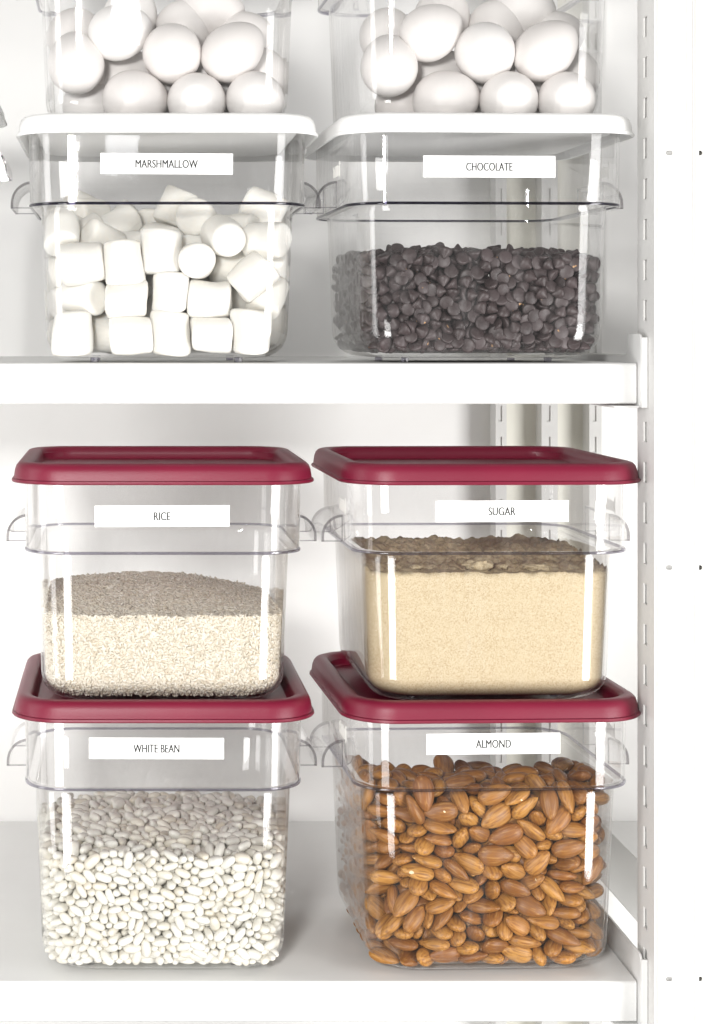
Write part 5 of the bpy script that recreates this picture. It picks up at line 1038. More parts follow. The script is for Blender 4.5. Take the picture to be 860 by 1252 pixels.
DATA['chip'] = [-637,-947,825,112,-35,220,188,-329,-930,457,108,-68,-155,-202,-864,-838,704,112,131,-4,-137,899,-856,776,108,-43,-142,169,-925,-757,313,112,-142,208,144,-5,-951,829,112,-120,-133,-65,
654,-948,702,104,-82,-173,-191,569,-927,133,108,-164,-119,-107,357,-962,662,112,210,-17,120,613,-923,209,108,-146,90,94,150,-947,819,104,-171,87,76,361,-930,490,104,-121,125,145,
322,-966,762,112,-52,232,-113,-294,-947,698,104,-163,110,75,-826,-881,126,108,5,-134,-162,-540,-944,222,108,144,99,-254,-690,-910,144,112,84,-36,157,324,-917,240,108,-14,-216,-191,
-143,-924,103,104,-152,-93,-159,-842,-889,358,108,13,165,-124,-643,-932,401,104,-96,118,120,260,-935,511,108,-3,-199,-166,-946,-748,624,100,-149,-106,-120,-347,-967,856,108,-101,-274,77,
-37,-927,283,108,-145,-95,-56,-524,-949,308,108,-14,-267,96,865,-880,577,104,98,-41,-63,-766,-902,384,104,186,99,-178,-488,-965,706,108,161,216,-77,-40,-953,495,108,142,-173,-6,
-44,-952,400,108,100,232,-66,137,-951,385,108,67,5,16,-203,-949,800,104,-214,-45,-15,-176,-929,423,100,-120,-168,-136,578,-969,760,104,-123,-226,136,52,-935,507,108,-191,-42,-45,
-82,-936,689,108,-73,231,158,453,-960,618,108,163,-240,96,132,-939,564,104,-99,108,168,-81,-927,194,104,-157,-148,-59,-108,-922,342,104,-149,-88,-51,-417,-948,344,104,182,152,-37,
663,-939,526,108,-133,-133,-108,-119,-959,515,104,35,165,-72,-176,-963,615,104,204,-165,67,730,-941,761,100,-79,179,163,-805,-847,491,100,12,-140,183,-386,-919,104,100,-166,19,56,
-91,-922,846,108,-276,85,-15,-489,-972,814,100,51,-108,55,701,-962,606,104,234,9,69,491,-934,250,104,10,-75,126,475,-928,356,104,-86,128,200,254,-937,777,112,-144,-118,-92,
82,-925,208,108,50,190,232,409,-940,776,104,-155,-47,-2,44,-943,599,104,-232,-58,-91,-675,-934,229,108,225,-82,-123,-25,-969,745,100,-119,-208,150,-357,-963,626,100,16,-285,82,
396,-925,347,108,-27,-179,-207,785,-936,662,104,196,222,59,-696,-968,744,104,201,131,-11,-268,-926,397,100,-144,-115,-96,131,-941,650,104,-100,82,120,-227,-926,190,104,169,234,-76,
-64,-921,134,108,-32,177,198,-736,-888,603,108,157,79,-121,-329,-926,236,104,-96,-201,-41,717,-928,112,96,-161,-124,-88,-353,-949,788,104,-170,-67,-105,205,-939,726,104,-174,-39,-55,
-549,-941,642,100,-65,-160,-143,-377,-956,547,104,96,132,24,226,-950,258,100,91,1,-106,50,-956,401,100,16,206,-85,247,-953,334,100,231,-64,109,-737,-870,283,100,81,-14,-106,
578,-952,531,104,-88,-179,110,-449,-939,555,104,-11,172,180,538,-945,685,104,-102,-24,118,-825,-884,813,104,-270,-141,-70,416,-924,275,108,-179,-32,-102,704,-951,385,104,205,12,123,
-599,-945,510,108,181,-31,244,-737,-949,786,104,-161,-125,-118,202,-936,430,104,-112,74,79,456,-959,520,100,-63,233,-98,-654,-943,676,108,-38,145,217,-832,-862,563,104,169,89,144,
616,-936,456,100,-75,157,158,688,-949,296,100,220,177,-77,-772,-893,698,104,-72,-214,107,-561,-870,99,108,-14,240,97,36,-938,319,108,293,34,41,520,-942,578,104,-59,-212,-116,
-697,-936,647,104,-102,159,134,76,-947,684,104,-130,-58,-35,-463,-925,185,104,166,-122,-19,-933,-703,833,104,65,287,-4,355,-919,153,96,-47,219,110,-613,-927,261,112,-117,46,-195,
-282,-944,596,108,221,126,100,-237,-915,130,104,-62,211,154,-618,-926,169,100,-168,77,37,-663,-935,489,100,-174,66,81,658,-957,802,104,83,173,-99,316,-901,573,108,187,-145,92,
-875,-771,478,104,10,124,-156,-568,-948,432,104,159,176,32,-419,-936,271,104,40,-291,-4,-280,-950,524,104,293,39,-6,437,-937,694,112,-157,86,73,605,-922,281,108,17,-182,-214,
194,-924,199,108,-104,-191,-153,287,-931,683,104,115,45,-18,-521,-938,571,96,-120,-111,-79,31,-920,168,108,3,65,-91,-911,-728,555,108,-236,-114,-48,614,-954,382,96,73,-20,166,
712,-898,232,104,-46,54,127,860,-853,138,100,-190,-193,-69,501,-962,756,100,239,48,99,494,-928,479,100,-77,-173,-168,-484,-893,120,108,237,6,165,473,-857,90,104,3,0,282,
-322,-914,163,100,-189,107,75,-611,-933,597,104,-163,171,-78,169,-901,130,104,136,-53,-124,-705,-880,503,100,114,-114,100,-944,-640,498,96,11,212,117,-489,-922,411,104,-35,165,120,
-926,-727,240,104,-271,-7,-47,159,-922,297,108,-83,94,-73,355,-924,395,100,-104,-125,-183,898,-845,501,104,168,-161,3,-217,-914,252,104,10,-198,46,-435,-928,459,96,-168,-123,-163,
917,-781,330,104,-73,34,46,51,-941,775,104,-91,-133,-171,-800,-830,194,100,-205,107,-96,489,-913,175,104,-22,252,61,799,-862,240,104,-39,289,80,-807,-806,302,104,21,-78,259,
548,-930,333,104,39,-51,-202,625,-904,609,96,-196,-23,-134,-337,-900,329,100,7,-16,-264,121,-927,476,112,-135,180,88,-187,-939,525,104,-86,-123,-13,643,-919,127,104,-128,-98,-60,
944,-749,676,108,41,138,-22,93,-932,267,100,238,122,157,-162,-938,662,108,-144,-57,-85,-563,-959,789,96,-95,227,-23,-873,-785,786,104,-248,109,-124,-927,-666,195,104,94,-31,-68,
791,-934,809,96,-277,47,12,762,-928,574,100,-225,-7,-139,-849,-731,211,104,-108,-184,-2,-422,-888,672,104,-62,28,-210,792,-846,508,112,30,-56,7,839,-823,452,108,47,-130,222,
746,-921,321,100,-108,35,72,-218,-819,855,108,253,-115,-1,874,-798,236,100,3,-268,-131,-376,-766,872,108,-199,-172,17,-898,-732,701,100,-29,202,-135,197,-936,490,100,8,-231,-151,
-879,-778,107,108,1,1,-186,-36,-871,641,108,-235,-53,-5,777,-919,384,104,-204,-106,94,818,-872,100,100,0,0,186,378,-876,103,100,11,238,76,-556,-900,737,104,166,161,-118,
471,-879,419,100,-233,164,68,194,-931,607,100,-201,-46,-86,421,-885,550,112,274,-119,-20,-137,-886,198,104,-80,-126,-16,464,-926,812,104,-109,-286,-13,-810,-809,637,108,-47,-162,5,
-653,-863,327,96,106,4,150,256,-924,180,100,95,50,43,-951,-449,563,108,206,-104,10,264,-851,839,108,164,189,-30,-957,-632,421,100,90,-78,-10,-550,-921,365,104,-129,-65,-36,
-719,-877,191,100,134,-115,72,-638,-473,908,100,-200,141,61,-870,-822,401,104,-160,64,160,-959,-600,657,112,226,-153,-103,320,-920,317,96,-107,-44,-22,834,-833,334,100,-145,101,48,
-736,-807,92,108,159,136,129,467,-816,849,104,-44,205,33,-105,-889,582,100,-29,234,-40,88,-894,121,100,184,133,14,-971,-346,855,104,-41,-93,-57,-236,-875,348,104,5,19,19,
-396,-911,193,100,152,-114,-142,854,-823,675,108,-34,-118,51,-525,-885,504,112,17,-225,-97,-948,305,293,100,12,-197,143,-245,-839,82,108,-3,-13,13,-16,-895,552,108,29,-290,-55,
102,-869,845,108,-64,-72,81,-959,-155,496,100,55,-56,-73,-268,-865,794,100,-58,11,-74,-948,-673,329,108,-59,-251,55,-970,-556,748,96,170,-215,-110,-966,-136,719,108,152,-7,-107,
-924,458,180,108,242,-179,69,753,-799,841,112,120,225,20,723,-876,506,100,102,-117,-54,-244,-884,478,104,-53,-44,-51,635,-827,81,100,-203,-131,85,-484,-875,844,108,297,-47,67,
384,-883,811,104,107,135,-65,-823,-814,89,104,-56,-237,-152,-4,-877,104,108,-219,85,-65,-449,-944,769,104,-193,45,-4,274,-808,78,108,1,0,-184,558,-879,390,100,255,79,66,
-195,-841,739,104,129,148,-131,134,-886,753,96,251,45,-23,175,-499,904,108,133,265,6,-115,-885,725,104,-195,136,193,-236,-893,677,104,16,-138,-102,-956,-425,482,104,234,-166,-83,
562,-676,843,104,229,9,-81,-924,-637,779,96,-110,223,-154,-67,-846,803,108,169,-198,103,-892,670,119,112,80,174,201,-655,-577,869,104,-254,137,-38,-693,-869,98,108,-138,239,127,
-948,308,464,108,185,214,-94,-967,159,698,100,270,-47,-74,234,-775,873,112,-176,131,-147,424,-853,144,100,26,-290,-68,-712,-857,408,104,-33,-119,54,-444,-793,83,104,71,-248,-111,
-450,-354,903,112,45,65,-83,-168,-865,277,96,58,-93,-79,-856,-748,634,104,-152,5,83,-969,429,839,104,-145,-145,-30,646,-839,838,104,-188,-243,-21,-456,-716,871,100,73,275,-61,
-966,-170,794,104,282,78,-79,-954,-9,505,112,-2,-73,-67,-888,-701,389,108,-117,266,44,-114,-886,437,108,161,-77,-224,-101,-825,268,112,236,88,144,-952,436,673,108,84,-61,74,
-929,-101,237,104,-90,178,40,-951,161,404,100,-3,-80,153,-959,350,532,104,-95,-225,6,-619,-805,88,108,-89,189,-31,-854,-624,835,108,124,-217,-134,124,-925,183,104,213,-87,152,
383,-807,76,104,0,1,79,-946,457,253,104,-132,-243,120,630,-628,873,108,37,-79,108,-950,-268,359,104,-86,45,282,-950,-41,320,108,-240,-3,91,538,-894,121,112,84,-214,33,
765,-846,716,112,74,-92,10,-970,320,748,100,-137,-218,132,-960,263,673,104,-262,-33,70,-179,-843,373,96,-136,-15,-229,-917,-651,708,104,233,-128,16,-578,-859,294,108,105,106,-263,
241,-873,117,100,-87,-102,-205,95,-801,81,100,-205,115,-82,-950,-591,824,112,-124,55,189,-303,-889,116,100,10,8,-200,233,-886,113,96,-85,-257,149,-214,-878,580,104,-236,-106,16,
-972,-42,831,104,237,-159,-119,-340,-887,665,108,207,-192,-109,-894,-700,459,100,29,33,-206,-954,-426,364,96,-4,-60,24,-652,-844,582,104,79,-244,82,728,-798,84,104,-43,-261,-115,
-952,565,340,96,50,-58,12,-953,-96,397,100,-167,-216,42,555,-812,82,104,227,-52,58,-902,368,132,108,-61,-173,217,272,-885,451,100,-217,111,-55,-950,-183,584,104,106,180,-165,
-948,17,243,104,-36,-77,-9,-949,-525,277,100,229,-167,-73,-922,-592,178,108,-28,229,85,-748,-809,555,104,71,-143,34,188,-792,93,104,-205,-23,-130,-872,-538,100,100,-123,-70,-230,
-960,573,514,100,-55,-241,7,-963,598,711,112,-140,98,223,-969,468,761,104,188,78,-152,-955,424,426,104,249,-141,-109,800,-864,797,108,-171,-104,-77,-396,-884,388,96,-255,136,-62,
-811,-767,730,108,170,187,170,-943,40,870,104,252,-69,53,-675,-381,892,108,-254,140,119,-167,-886,803,108,86,-235,-6,-954,183,847,104,135,-11,169,-925,-304,183,112,157,32,-113,
951,-647,385,104,207,127,29,-949,-340,253,104,222,-160,-85,-746,-805,454,100,139,58,40,-953,-180,380,104,6,-158,-142,898,-705,363,108,-26,-243,154,-962,-345,705,104,-202,116,113,
-938,-620,269,108,-124,265,100,-899,-238,128,108,110,-96,234,-894,-644,122,104,-115,-196,-16,-938,354,378,100,253,-97,60,553,-838,460,100,16,-305,-64,823,-780,90,100,176,36,-8,
-942,-268,601,104,-134,-170,-202,676,-884,439,108,-16,180,23,902,-753,465,104,-60,186,122,-202,-788,286,108,156,-21,21,-725,-794,347,108,135,-236,-133,-954,536,446,108,69,-44,-145,
-923,273,587,104,199,-9,-50,573,-223,877,108,-18,244,-172,-644,-877,769,108,-63,195,97,-304,-800,327,108,-244,127,152,460,-841,228,100,-69,-159,-178,750,-812,205,104,12,195,-35,
-519,-810,98,108,109,-132,-94,331,-809,140,108,-137,226,81,-961,125,553,104,-122,-1,144,-970,-253,840,104,-108,-192,-45,817,-770,197,108,168,-156,-133,-6,-876,368,96,-246,0,-97,
-430,-845,137,104,-80,184,226,419,-874,632,100,-191,145,-137,-943,430,579,100,273,-28,28,-949,-490,815,108,-300,-36,-48,-294,-874,733,100,235,-103,-11,-946,-412,627,96,-16,219,-136,
-969,-45,755,100,95,-32,-92,-503,-892,639,104,227,-148,-109,-903,-380,133,100,69,79,-126,414,-829,441,104,-166,32,123,-917,50,159,104,27,-298,-40,-478,-880,254,100,73,88,-127,
-891,109,117,104,185,75,42,54,-851,114,100,-99,-70,226,-306,-804,84,100,25,204,20,-925,758,325,104,92,204,167,557,-848,251,100,241,75,157,-287,-478,891,108,10,269,104,
-946,12,581,96,182,186,75,-952,-435,716,104,53,305,-29,-947,-541,360,112,-130,-140,-27,-925,-51,183,96,-89,4,231,749,-833,401,108,249,96,-112,-17,-861,202,96,146,254,41,
-944,732,619,104,72,17,90,-725,-827,815,96,227,27,-150,773,-840,131,104,29,105,-221,-884,-666,123,104,121,-130,-107,-934,-428,289,108,99,57,-114,-951,113,796,104,-139,-23,-95,
-938,59,697,104,73,31,149,-378,-861,585,104,130,-271,-16,36,-875,448,104,89,49,164,-369,-810,783,108,-36,67,-20,-525,-849,184,112,-166,157,109,317,-795,448,112,21,-275,-103,
398,-730,837,100,-273,-50,-8,-958,-414,789,108,-222,68,56,-928,-476,423,112,-55,281,-47,-926,-407,191,104,297,34,-60,-16,-883,725,104,-158,-26,-51,171,-882,677,104,-174,-126,105,
-389,-864,469,108,153,-218,-34,263,-870,666,108,-175,-78,-21,257,-809,532,104,127,-37,-195,-963,557,600,104,85,-210,-158,787,-280,869,108,128,-232,77,-85,-282,907,104,7,-7,111,
-814,-754,545,108,281,37,117,607,-882,786,104,-126,93,93,-114,-796,84,108,74,-237,-96,-801,-748,262,96,-230,-119,-44,-766,-750,796,108,-6,97,49,-129,-794,362,108,-151,111,-28,
-914,722,170,108,-184,204,-63,-923,780,462,104,3,134,146,-956,696,698,104,-182,203,87,-14,-564,878,104,-235,-161,-4,-761,-672,840,100,-3,-84,235,542,-816,795,104,-199,-108,35,
-926,-595,565,104,156,-117,-111,-937,96,446,108,116,278,37,-858,-695,784,96,222,-104,8,649,-841,649,104,33,283,-7,-800,-593,85,104,246,-22,133,244,-849,285,108,-289,20,78,
-943,393,317,100,-214,-184,0,369,-571,852,108,-14,239,144,-91,-620,849,104,-116,-140,-46,-893,281,121,100,226,-46,-49,234,-881,369,104,99,265,33,827,-780,754,112,-186,-157,-195,
-859,27,110,112,13,-115,111,-797,-752,366,108,-235,124,-54,253,-794,612,108,-223,-126,-116,-951,590,796,112,-23,-8,-23,-315,-821,426,104,-199,94,1,-936,634,413,108,131,5,168,
-850,-693,300,96,14,176,14,-578,-544,872,104,63,-21,-36,946,-611,238,108,230,111,65,969,-682,751,104,192,196,125,905,-737,780,104,-173,-14,68,-587,-844,829,104,-84,-88,100,
-930,-231,277,104,-22,259,61,715,-880,645,104,107,138,28,-918,-496,219,104,117,274,92,-890,-452,117,108,-200,88,30,148,-851,131,108,90,95,95,368,-879,721,104,-45,-118,-102,
533,-847,541,104,-148,-19,-17,343,-865,486,100,252,-77,7,41,-792,194,104,-179,93,201,-949,676,775,108,-141,-90,-81,16,-802,680,104,14,-205,-37,-867,536,97,100,-134,187,-36,
-247,-321,913,104,-32,207,57,465,-175,896,104,283,23,72,895,-682,123,104,59,-189,-242,-88,-758,835,104,-218,123,80,-571,-850,654,108,86,19,90,-895,6,122,104,116,-196,12,
-803,-758,449,104,-19,176,-30,-824,-164,78,108,0,0,120,-584,-788,732,108,-213,-39,101,-906,517,138,104,-276,-43,3,-2,-789,111,112,134,-99,98,-905,146,623,108,55,-184,51,
-850,-542,840,108,215,-117,42,-721,-123,871,104,137,165,223,791,-861,610,104,24,-158,-33,-967,43,786,100,36,-153,-221,-821,-749,128,108,-46,-167,-261,-918,-500,160,104,222,-168,-62,
-44,-878,434,96,-160,140,-150,204,-631,862,100,180,-215,29,-436,-795,583,112,-137,-91,45,-910,376,248,108,-144,-92,154,362,-793,797,104,-19,167,75,-231,-829,223,100,25,-9,-74,
-746,-790,204,96,-32,139,81,501,-859,324,108,26,101,-117,-843,-256,104,108,-19,-102,-171,-730,-793,647,104,9,-254,-94,-518,-821,578,104,92,266,47,877,-365,865,108,-227,200,45,
627,-287,884,108,-206,-166,-53,125,-769,849,108,152,-24,-45,837,-733,828,108,309,-42,34,-938,0,418,100,51,17,135,883,-661,168,112,134,150,-92,560,-44,882,112,237,141,-67,
-895,-562,123,104,226,60,-120,105,-868,377,100,-52,-222,-131,-191,-868,145,104,56,133,-161,357,-852,233,108,134,-38,-129,-307,-856,526,104,91,53,43,290,-858,195,100,39,-210,-43,
-933,612,290,96,19,97,-142,71,-850,292,104,50,205,-63,-937,501,639,108,72,107,-46,-850,736,86,100,1,1,281,910,-654,815,108,37,-74,2,-320,-218,900,100,-148,-177,182,
-926,148,193,104,84,-220,-156,727,-669,833,104,28,257,-46,-440,-856,742,108,115,141,-8,79,-864,618,100,-163,110,41,-843,143,84,104,-262,44,106,-383,-813,691,108,77,3,-65,
-835,453,80,96,-220,-51,-2,314,-852,323,104,-12,56,-107,369,-795,527,100,96,267,79,662,-857,724,108,-44,11,305,264,-546,871,112,168,258,-39,-750,29,874,108,-26,270,-94,
-833,-93,868,104,1,78,-20,-922,-225,521,100,94,-184,-127,-694,-512,839,100,-230,142,84,-52,-179,896,112,79,301,4,-797,-388,844,104,-88,-111,139,956,-648,671,104,-49,121,154,
-943,343,822,104,249,-128,-125,-739,-313,839,108,222,-87,-44,-936,90,248,96,-34,175,214,-69,-519,858,108,-164,-116,34,-886,-69,147,108,267,25,86,839,-760,376,104,148,251,41,
-856,225,90,104,-118,-202,165,-299,-795,240,104,85,-103,-233,716,-840,777,96,228,26,-5,607,-786,163,104,2,220,-222,-247,-794,391,104,-24,-130,-103,19,-793,598,104,-99,12,138,
-380,-787,382,108,18,214,-213,-78,-837,122,100,-44,98,-202,47,-844,752,100,127,-90,-139,-121,-762,748,100,-56,215,14,-75,-788,624,108,33,205,-205,113,-794,547,104,-199,-128,13,
-276,-777,755,108,-95,200,-97,105,-793,431,100,-36,94,47,-530,-785,376,100,152,46,-45,-601,-739,851,100,-266,-160,-16,257,149,900,104,262,94,-20,813,-642,838,104,-65,-179,-103,
-652,-823,703,108,79,131,25,-906,-149,456,104,-272,-84,-114,-598,-835,522,108,144,189,57,-647,-788,797,112,206,-120,50,865,-768,586,108,-110,-285,-12,-683,-267,869,104,-273,-151,-13,
649,-769,807,100,36,231,-158,-887,-319,113,104,4,0,296,-875,313,127,104,101,126,-38,839,-704,82,100,-193,190,-123,585,-794,601,108,-234,82,40,362,-664,814,108,-175,-87,49,
199,-805,425,112,-179,-231,-26,523,-802,181,108,-221,-169,-81,-907,612,184,104,43,11,1,601,-793,267,104,-135,32,-107,-870,-648,629,108,-81,-173,-87,-197,-809,98,104,8,232,-113,
156,-811,351,108,-1,-10,8,598,-791,519,100,6,123,148,900,-616,729,96,-29,-2,41,658,-851,293,96,101,-92,-71,-841,-269,853,104,114,258,80,-844,69,867,104,142,218,46,
-476,-100,897,104,-72,-288,-47,-903,237,285,104,-142,152,107,658,-487,873,100,-20,40,-114,-455,-790,828,108,-236,-68,-67,919,-561,164,104,-66,-79,-43,-234,-641,847,108,-166,-221,11,
480,-473,849,104,68,266,26,446,-566,831,104,-61,210,2,119,-820,675,108,243,-61,78,-465,-490,840,104,-212,6,86,-355,-847,259,104,64,-81,2,-800,-293,74,104,230,-38,67,
-807,-663,183,104,108,189,-124,629,-868,354,108,-34,-42,203,-476,-866,349,108,-47,151,-27,-867,-601,488,104,32,205,25,-87,-841,513,104,207,-26,-83,-670,-794,474,104,-233,120,95,
502,-870,628,104,-121,-260,68,405,-788,211,108,87,163,-163,543,-867,707,112,95,-83,1,-893,447,120,100,208,135,-94,-526,-826,769,108,-94,112,201,-846,839,85,104,-2,-1,-276,
795,-434,82,104,-56,-247,106,-162,-544,864,112,-127,253,78,32,-809,823,100,-148,148,-32,120,-287,869,100,292,-10,3,-568,-383,881,104,141,-235,34,-909,-505,525,96,0,257,-92,
-919,-106,637,104,3,-22,8,-894,-94,122,108,196,-115,-28,681,-857,132,104,-97,291,8,171,-845,805,104,272,-39,121,671,-576,845,104,-29,248,85,-927,75,523,104,-154,202,-154,
-492,-602,830,104,-244,-189,38,888,-674,621,104,191,-121,-12,-885,206,176,108,-79,-237,-184,-809,348,78,108,0,0,131,-307,-739,832,104,-256,71,-50,-365,-656,861,104,265,142,55,
-728,-828,720,104,-124,-112,69,-585,-843,435,100,-65,146,98,-519,-709,802,112,-285,18,1,305,-834,783,96,-248,85,-61,853,-736,669,100,-178,-9,46,262,-788,363,108,143,76,-76,
-625,-794,382,108,-181,-176,-57,-44,-809,335,104,100,94,135,-489,-792,672,104,-22,92,141,-788,-680,99,108,21,-156,-20,-400,-832,320,100,-74,-68,54,341,-806,595,108,-124,-225,4,
147,-833,278,100,96,-26,-79,-681,-795,272,104,-72,36,215,55,-802,363,104,-179,126,-88,468,-794,509,108,-125,-97,-245,608,-799,421,104,-156,-28,167,-262,-809,584,104,254,97,53,
786,-777,551,104,-65,-37,-46,-800,586,86,112,218,-136,110,-825,-605,758,108,72,29,127,807,-747,303,100,-138,68,-68,-271,-812,666,100,-75,232,118,681,-796,388,100,186,-173,-132,
865,-627,96,100,-7,-4,-189,462,-788,115,108,36,203,-203,-794,-619,561,108,38,165,-98,-792,-374,85,108,117,223,101,794,-619,97,108,-88,-194,187,848,-566,92,104,155,-203,16,
233,35,743,100,0,0,233,786,-194,678,104,-90,137,-90,204,-54,751,104,105,-209,-92,149,-392,766,108,-112,144,138,174,-153,756,104,-73,-180,-17,-321,-847,850,104,-28,-95,11,
83,344,897,112,258,135,55,-376,-409,873,108,-254,1,17,531,-575,856,108,-198,67,-161,446,204,891,104,-264,140,0,-576,-86,887,104,-266,-156,-41,-248,81,900,108,217,80,17,
-420,-542,865,104,-148,-254,-34,935,641,836,108,-151,-234,28,957,-590,485,100,-184,219,-75,969,0,832,104,-165,181,-11,968,-497,815,100,-97,26,-70,-876,225,868,104,228,-48,61,
655,371,878,100,20,221,60,-580,221,885,104,-83,-173,-76,414,-74,883,108,37,305,3,210,369,892,108,170,-221,95,954,350,814,104,-189,-152,80,453,-353,863,104,129,-278,-17,
-178,-217,890,100,-169,-213,-44,-736,510,866,100,156,-242,-30,826,-475,834,100,214,114,-28,561,-396,864,108,243,120,15,657,55,875,112,-247,29,-152,965,-250,836,108,-241,139,-48,
-413,540,872,112,211,54,9,959,-347,807,108,-47,291,-75,113,-562,850,108,-256,112,-7,199,-164,871,104,-54,272,18,948,248,313,104,-36,59,14,192,-23,874,108,-152,52,-159,
-878,755,848,108,-255,61,-73,785,333,845,108,-170,-129,-73,145,173,880,112,-233,192,-37,356,552,866,104,22,-191,131,942,-493,599,100,175,-81,52,-887,274,216,104,31,146,-193,
-257,451,876,104,263,-91,-56,962,-12,602,104,98,232,98,-771,586,850,108,-225,-49,46,196,82,878,104,118,272,51,795,871,832,104,253,106,-23,953,-400,513,104,277,-85,70,
935,719,390,104,90,-167,-216,819,253,826,100,-31,221,-181,950,-580,324,104,-245,3,-84,-785,845,852,108,271,37,-34,425,-256,854,104,21,-297,-78,246,605,880,108,86,141,81,
592,951,840,108,154,215,-98,43,-715,847,100,12,50,118,-165,-444,882,108,65,-297,-8,-659,583,869,104,73,204,69,-13,-340,869,104,-30,-136,78,-639,130,865,104,-152,-266,-39,
-258,-179,915,104,31,139,-247,904,-712,534,100,135,105,-19,-678,-705,823,104,-110,-232,15,-908,-201,722,100,-225,-142,0,-865,-435,831,108,230,-63,-108,443,284,877,108,-111,-213,-111,
25,916,835,108,189,-27,-3,946,-122,242,100,1,58,-32,926,624,279,104,-247,123,99,-407,359,872,108,-143,268,-16,949,-446,411,104,-236,189,-81,463,610,877,104,145,-253,97,
549,416,873,108,81,118,114,965,480,696,104,221,-33,-190,-341,500,875,100,-229,-142,102,-642,501,836,108,-203,-73,56,148,-685,845,108,-179,-189,-154,948,40,237,104,-149,204,-40,
966,482,791,108,0,241,97,940,-228,425,96,-228,150,112,472,77,868,108,-284,-30,-55,134,823,863,104,-134,-248,68,944,-293,746,112,-210,205,77,862,-554,822,112,-266,-3,-24,
960,87,546,104,-231,158,-98,-476,916,846,104,-268,-132,71,92,599,867,104,-136,260,17,264,930,838,108,-231,-88,-3,-98,240,867,104,229,166,-6,240,-303,876,108,122,-273,52,
-876,105,323,108,-169,-28,-148,951,277,749,100,-84,-187,199,956,-97,489,108,-32,247,-19,584,138,881,100,-57,148,-84,0,-800,273,100,189,161,117,948,395,239,100,-169,112,-12,
692,910,829,108,263,164,20,954,474,455,104,-265,69,-67,969,-198,731,100,-107,233,-62,0,-61,893,108,285,-65,-12,921,394,170,104,34,-298,-28,5,386,864,104,109,-5,27,
17,-125,866,96,210,-45,50,-750,-194,837,108,-223,-123,-81,953,120,473,108,-83,-16,-282,495,516,877,104,223,216,-2,965,617,763,108,41,265,30,-393,-96,877,108,-248,89,-101,
-100,764,844,104,79,282,-73,938,-118,358,104,144,56,219,-871,-272,419,100,99,-123,135,38,-629,840,100,161,48,-213,963,-89,782,112,-58,221,81,-668,885,838,112,292,-57,-24,
311,46,845,100,103,-258,-64,904,617,134,104,112,-30,136,903,94,133,104,81,105,-168,924,-308,182,96,143,-173,116,377,-795,366,104,-70,-46,57,944,155,370,104,-115,205,74,
917,-228,348,104,-164,251,-36,950,-152,425,104,-49,91,-252,-923,495,839,100,221,-23,31,-303,800,856,104,-157,-190,39,-171,-721,832,108,-276,54,139,939,-186,513,96,-106,-21,91,
953,323,651,108,48,-90,283,-847,663,827,104,-172,124,2,913,427,815,108,61,162,82,-908,-329,464,108,191,164,38,-398,826,845,104,53,-232,47,-140,-838,648,96,-127,140,89,
362,-202,842,104,248,-134,82,915,-568,536,100,-65,212,-170,-6,66,873,104,16,212,-182,961,-428,625,104,223,112,29,278,-374,861,108,-17,-30,-38,960,-541,682,104,-143,-96,-259,
938,719,502,108,26,-266,70,-707,372,839,104,168,240,-32,-902,279,403,108,171,-59,-197,282,-629,830,104,-35,-159,56,639,591,840,108,118,155,105,894,234,802,112,183,-190,-153,
911,-133,147,108,-146,251,-29,170,-872,578,104,156,164,-76,-894,-461,661,108,-119,97,110,88,-58,840,104,66,-256,140,-895,-174,123,104,-179,184,151,927,675,199,100,56,-64,298,
875,-720,263,112,156,126,-198,896,-613,429,112,-93,-265,116,40,742,838,100,-225,105,140,97,14,864,104,-237,195,-34,25,630,837,100,187,82,97,-853,-417,100,100,68,-54,-66,
-794,-661,363,108,83,31,133,-902,187,365,104,53,256,81,923,485,382,108,5,-51,-213,141,-118,840,104,-236,-79,44,344,119,837,104,-134,-207,-126,318,199,847,112,-124,219,-66,
952,233,441,112,-102,13,-168,-551,585,836,104,-179,-12,-121,956,232,672,104,-74,227,107,959,191,514,104,200,163,57,376,406,842,108,-69,268,96,-881,-248,773,104,-19,-290,73,
-419,214,866,100,-293,-104,-5,-251,-553,842,108,32,-28,309,736,-525,834,104,233,-149,-54,824,597,820,108,102,226,19,957,8,751,104,70,117,-154,-516,-164,861,100,229,154,-67,
-583,-277,885,108,200,-199,-12,-361,-804,113,96,94,-79,-149,927,-214,199,108,197,192,138,-88,424,846,104,-137,155,6,900,65,298,104,-41,163,-115,-539,873,821,100,-263,-9,-88,
-338,226,842,104,-187,31,112,953,-36,403,108,-141,203,-25,-942,796,782,100,-51,-193,-73,-623,-29,849,108,154,-216,-91,953,-315,561,100,-141,-36,-76,-217,649,866,100,6,166,184,
962,-349,669,100,80,-166,254,934,355,582,108,-32,17,106,-249,573,869,104,-6,0,-282,899,-362,128,108,-54,159,-252,892,268,119,108,72,-46,84,136,-794,195,104,8,-89,-278,
-700,-731,743,100,0,0,36,-905,-315,318,104,-148,-53,73,477,-663,830,108,-24,101,185,807,6,844,104,-86,-50,-115,347,-108,834,96,201,17,-61,946,-43,692,108,182,164,-93,
-569,953,828,100,216,125,-12,-882,-1,636,96,92,-17,247,-544,36,880,108,231,181,-11,-625,314,846,108,-154,199,-93,-54,-423,861,108,94,282,6,-882,-207,388,100,-31,193,-136,
948,554,514,112,-201,156,-179,-874,-187,822,104,-52,-284,-55,680,-61,866,96,254,172,17,-245,297,841,108,-195,-104,-10,115,-474,839,108,-168,185,129,-499,163,872,100,62,54,289,
-157,394,868,100,-274,151,-17,-890,-112,335,104,235,-143,45,926,-347,259,104,-21,206,104,700,-221,837,96,-179,-27,-32,928,708,286,104,228,-81,-16,-682,-431,834,104,-55,-277,75,
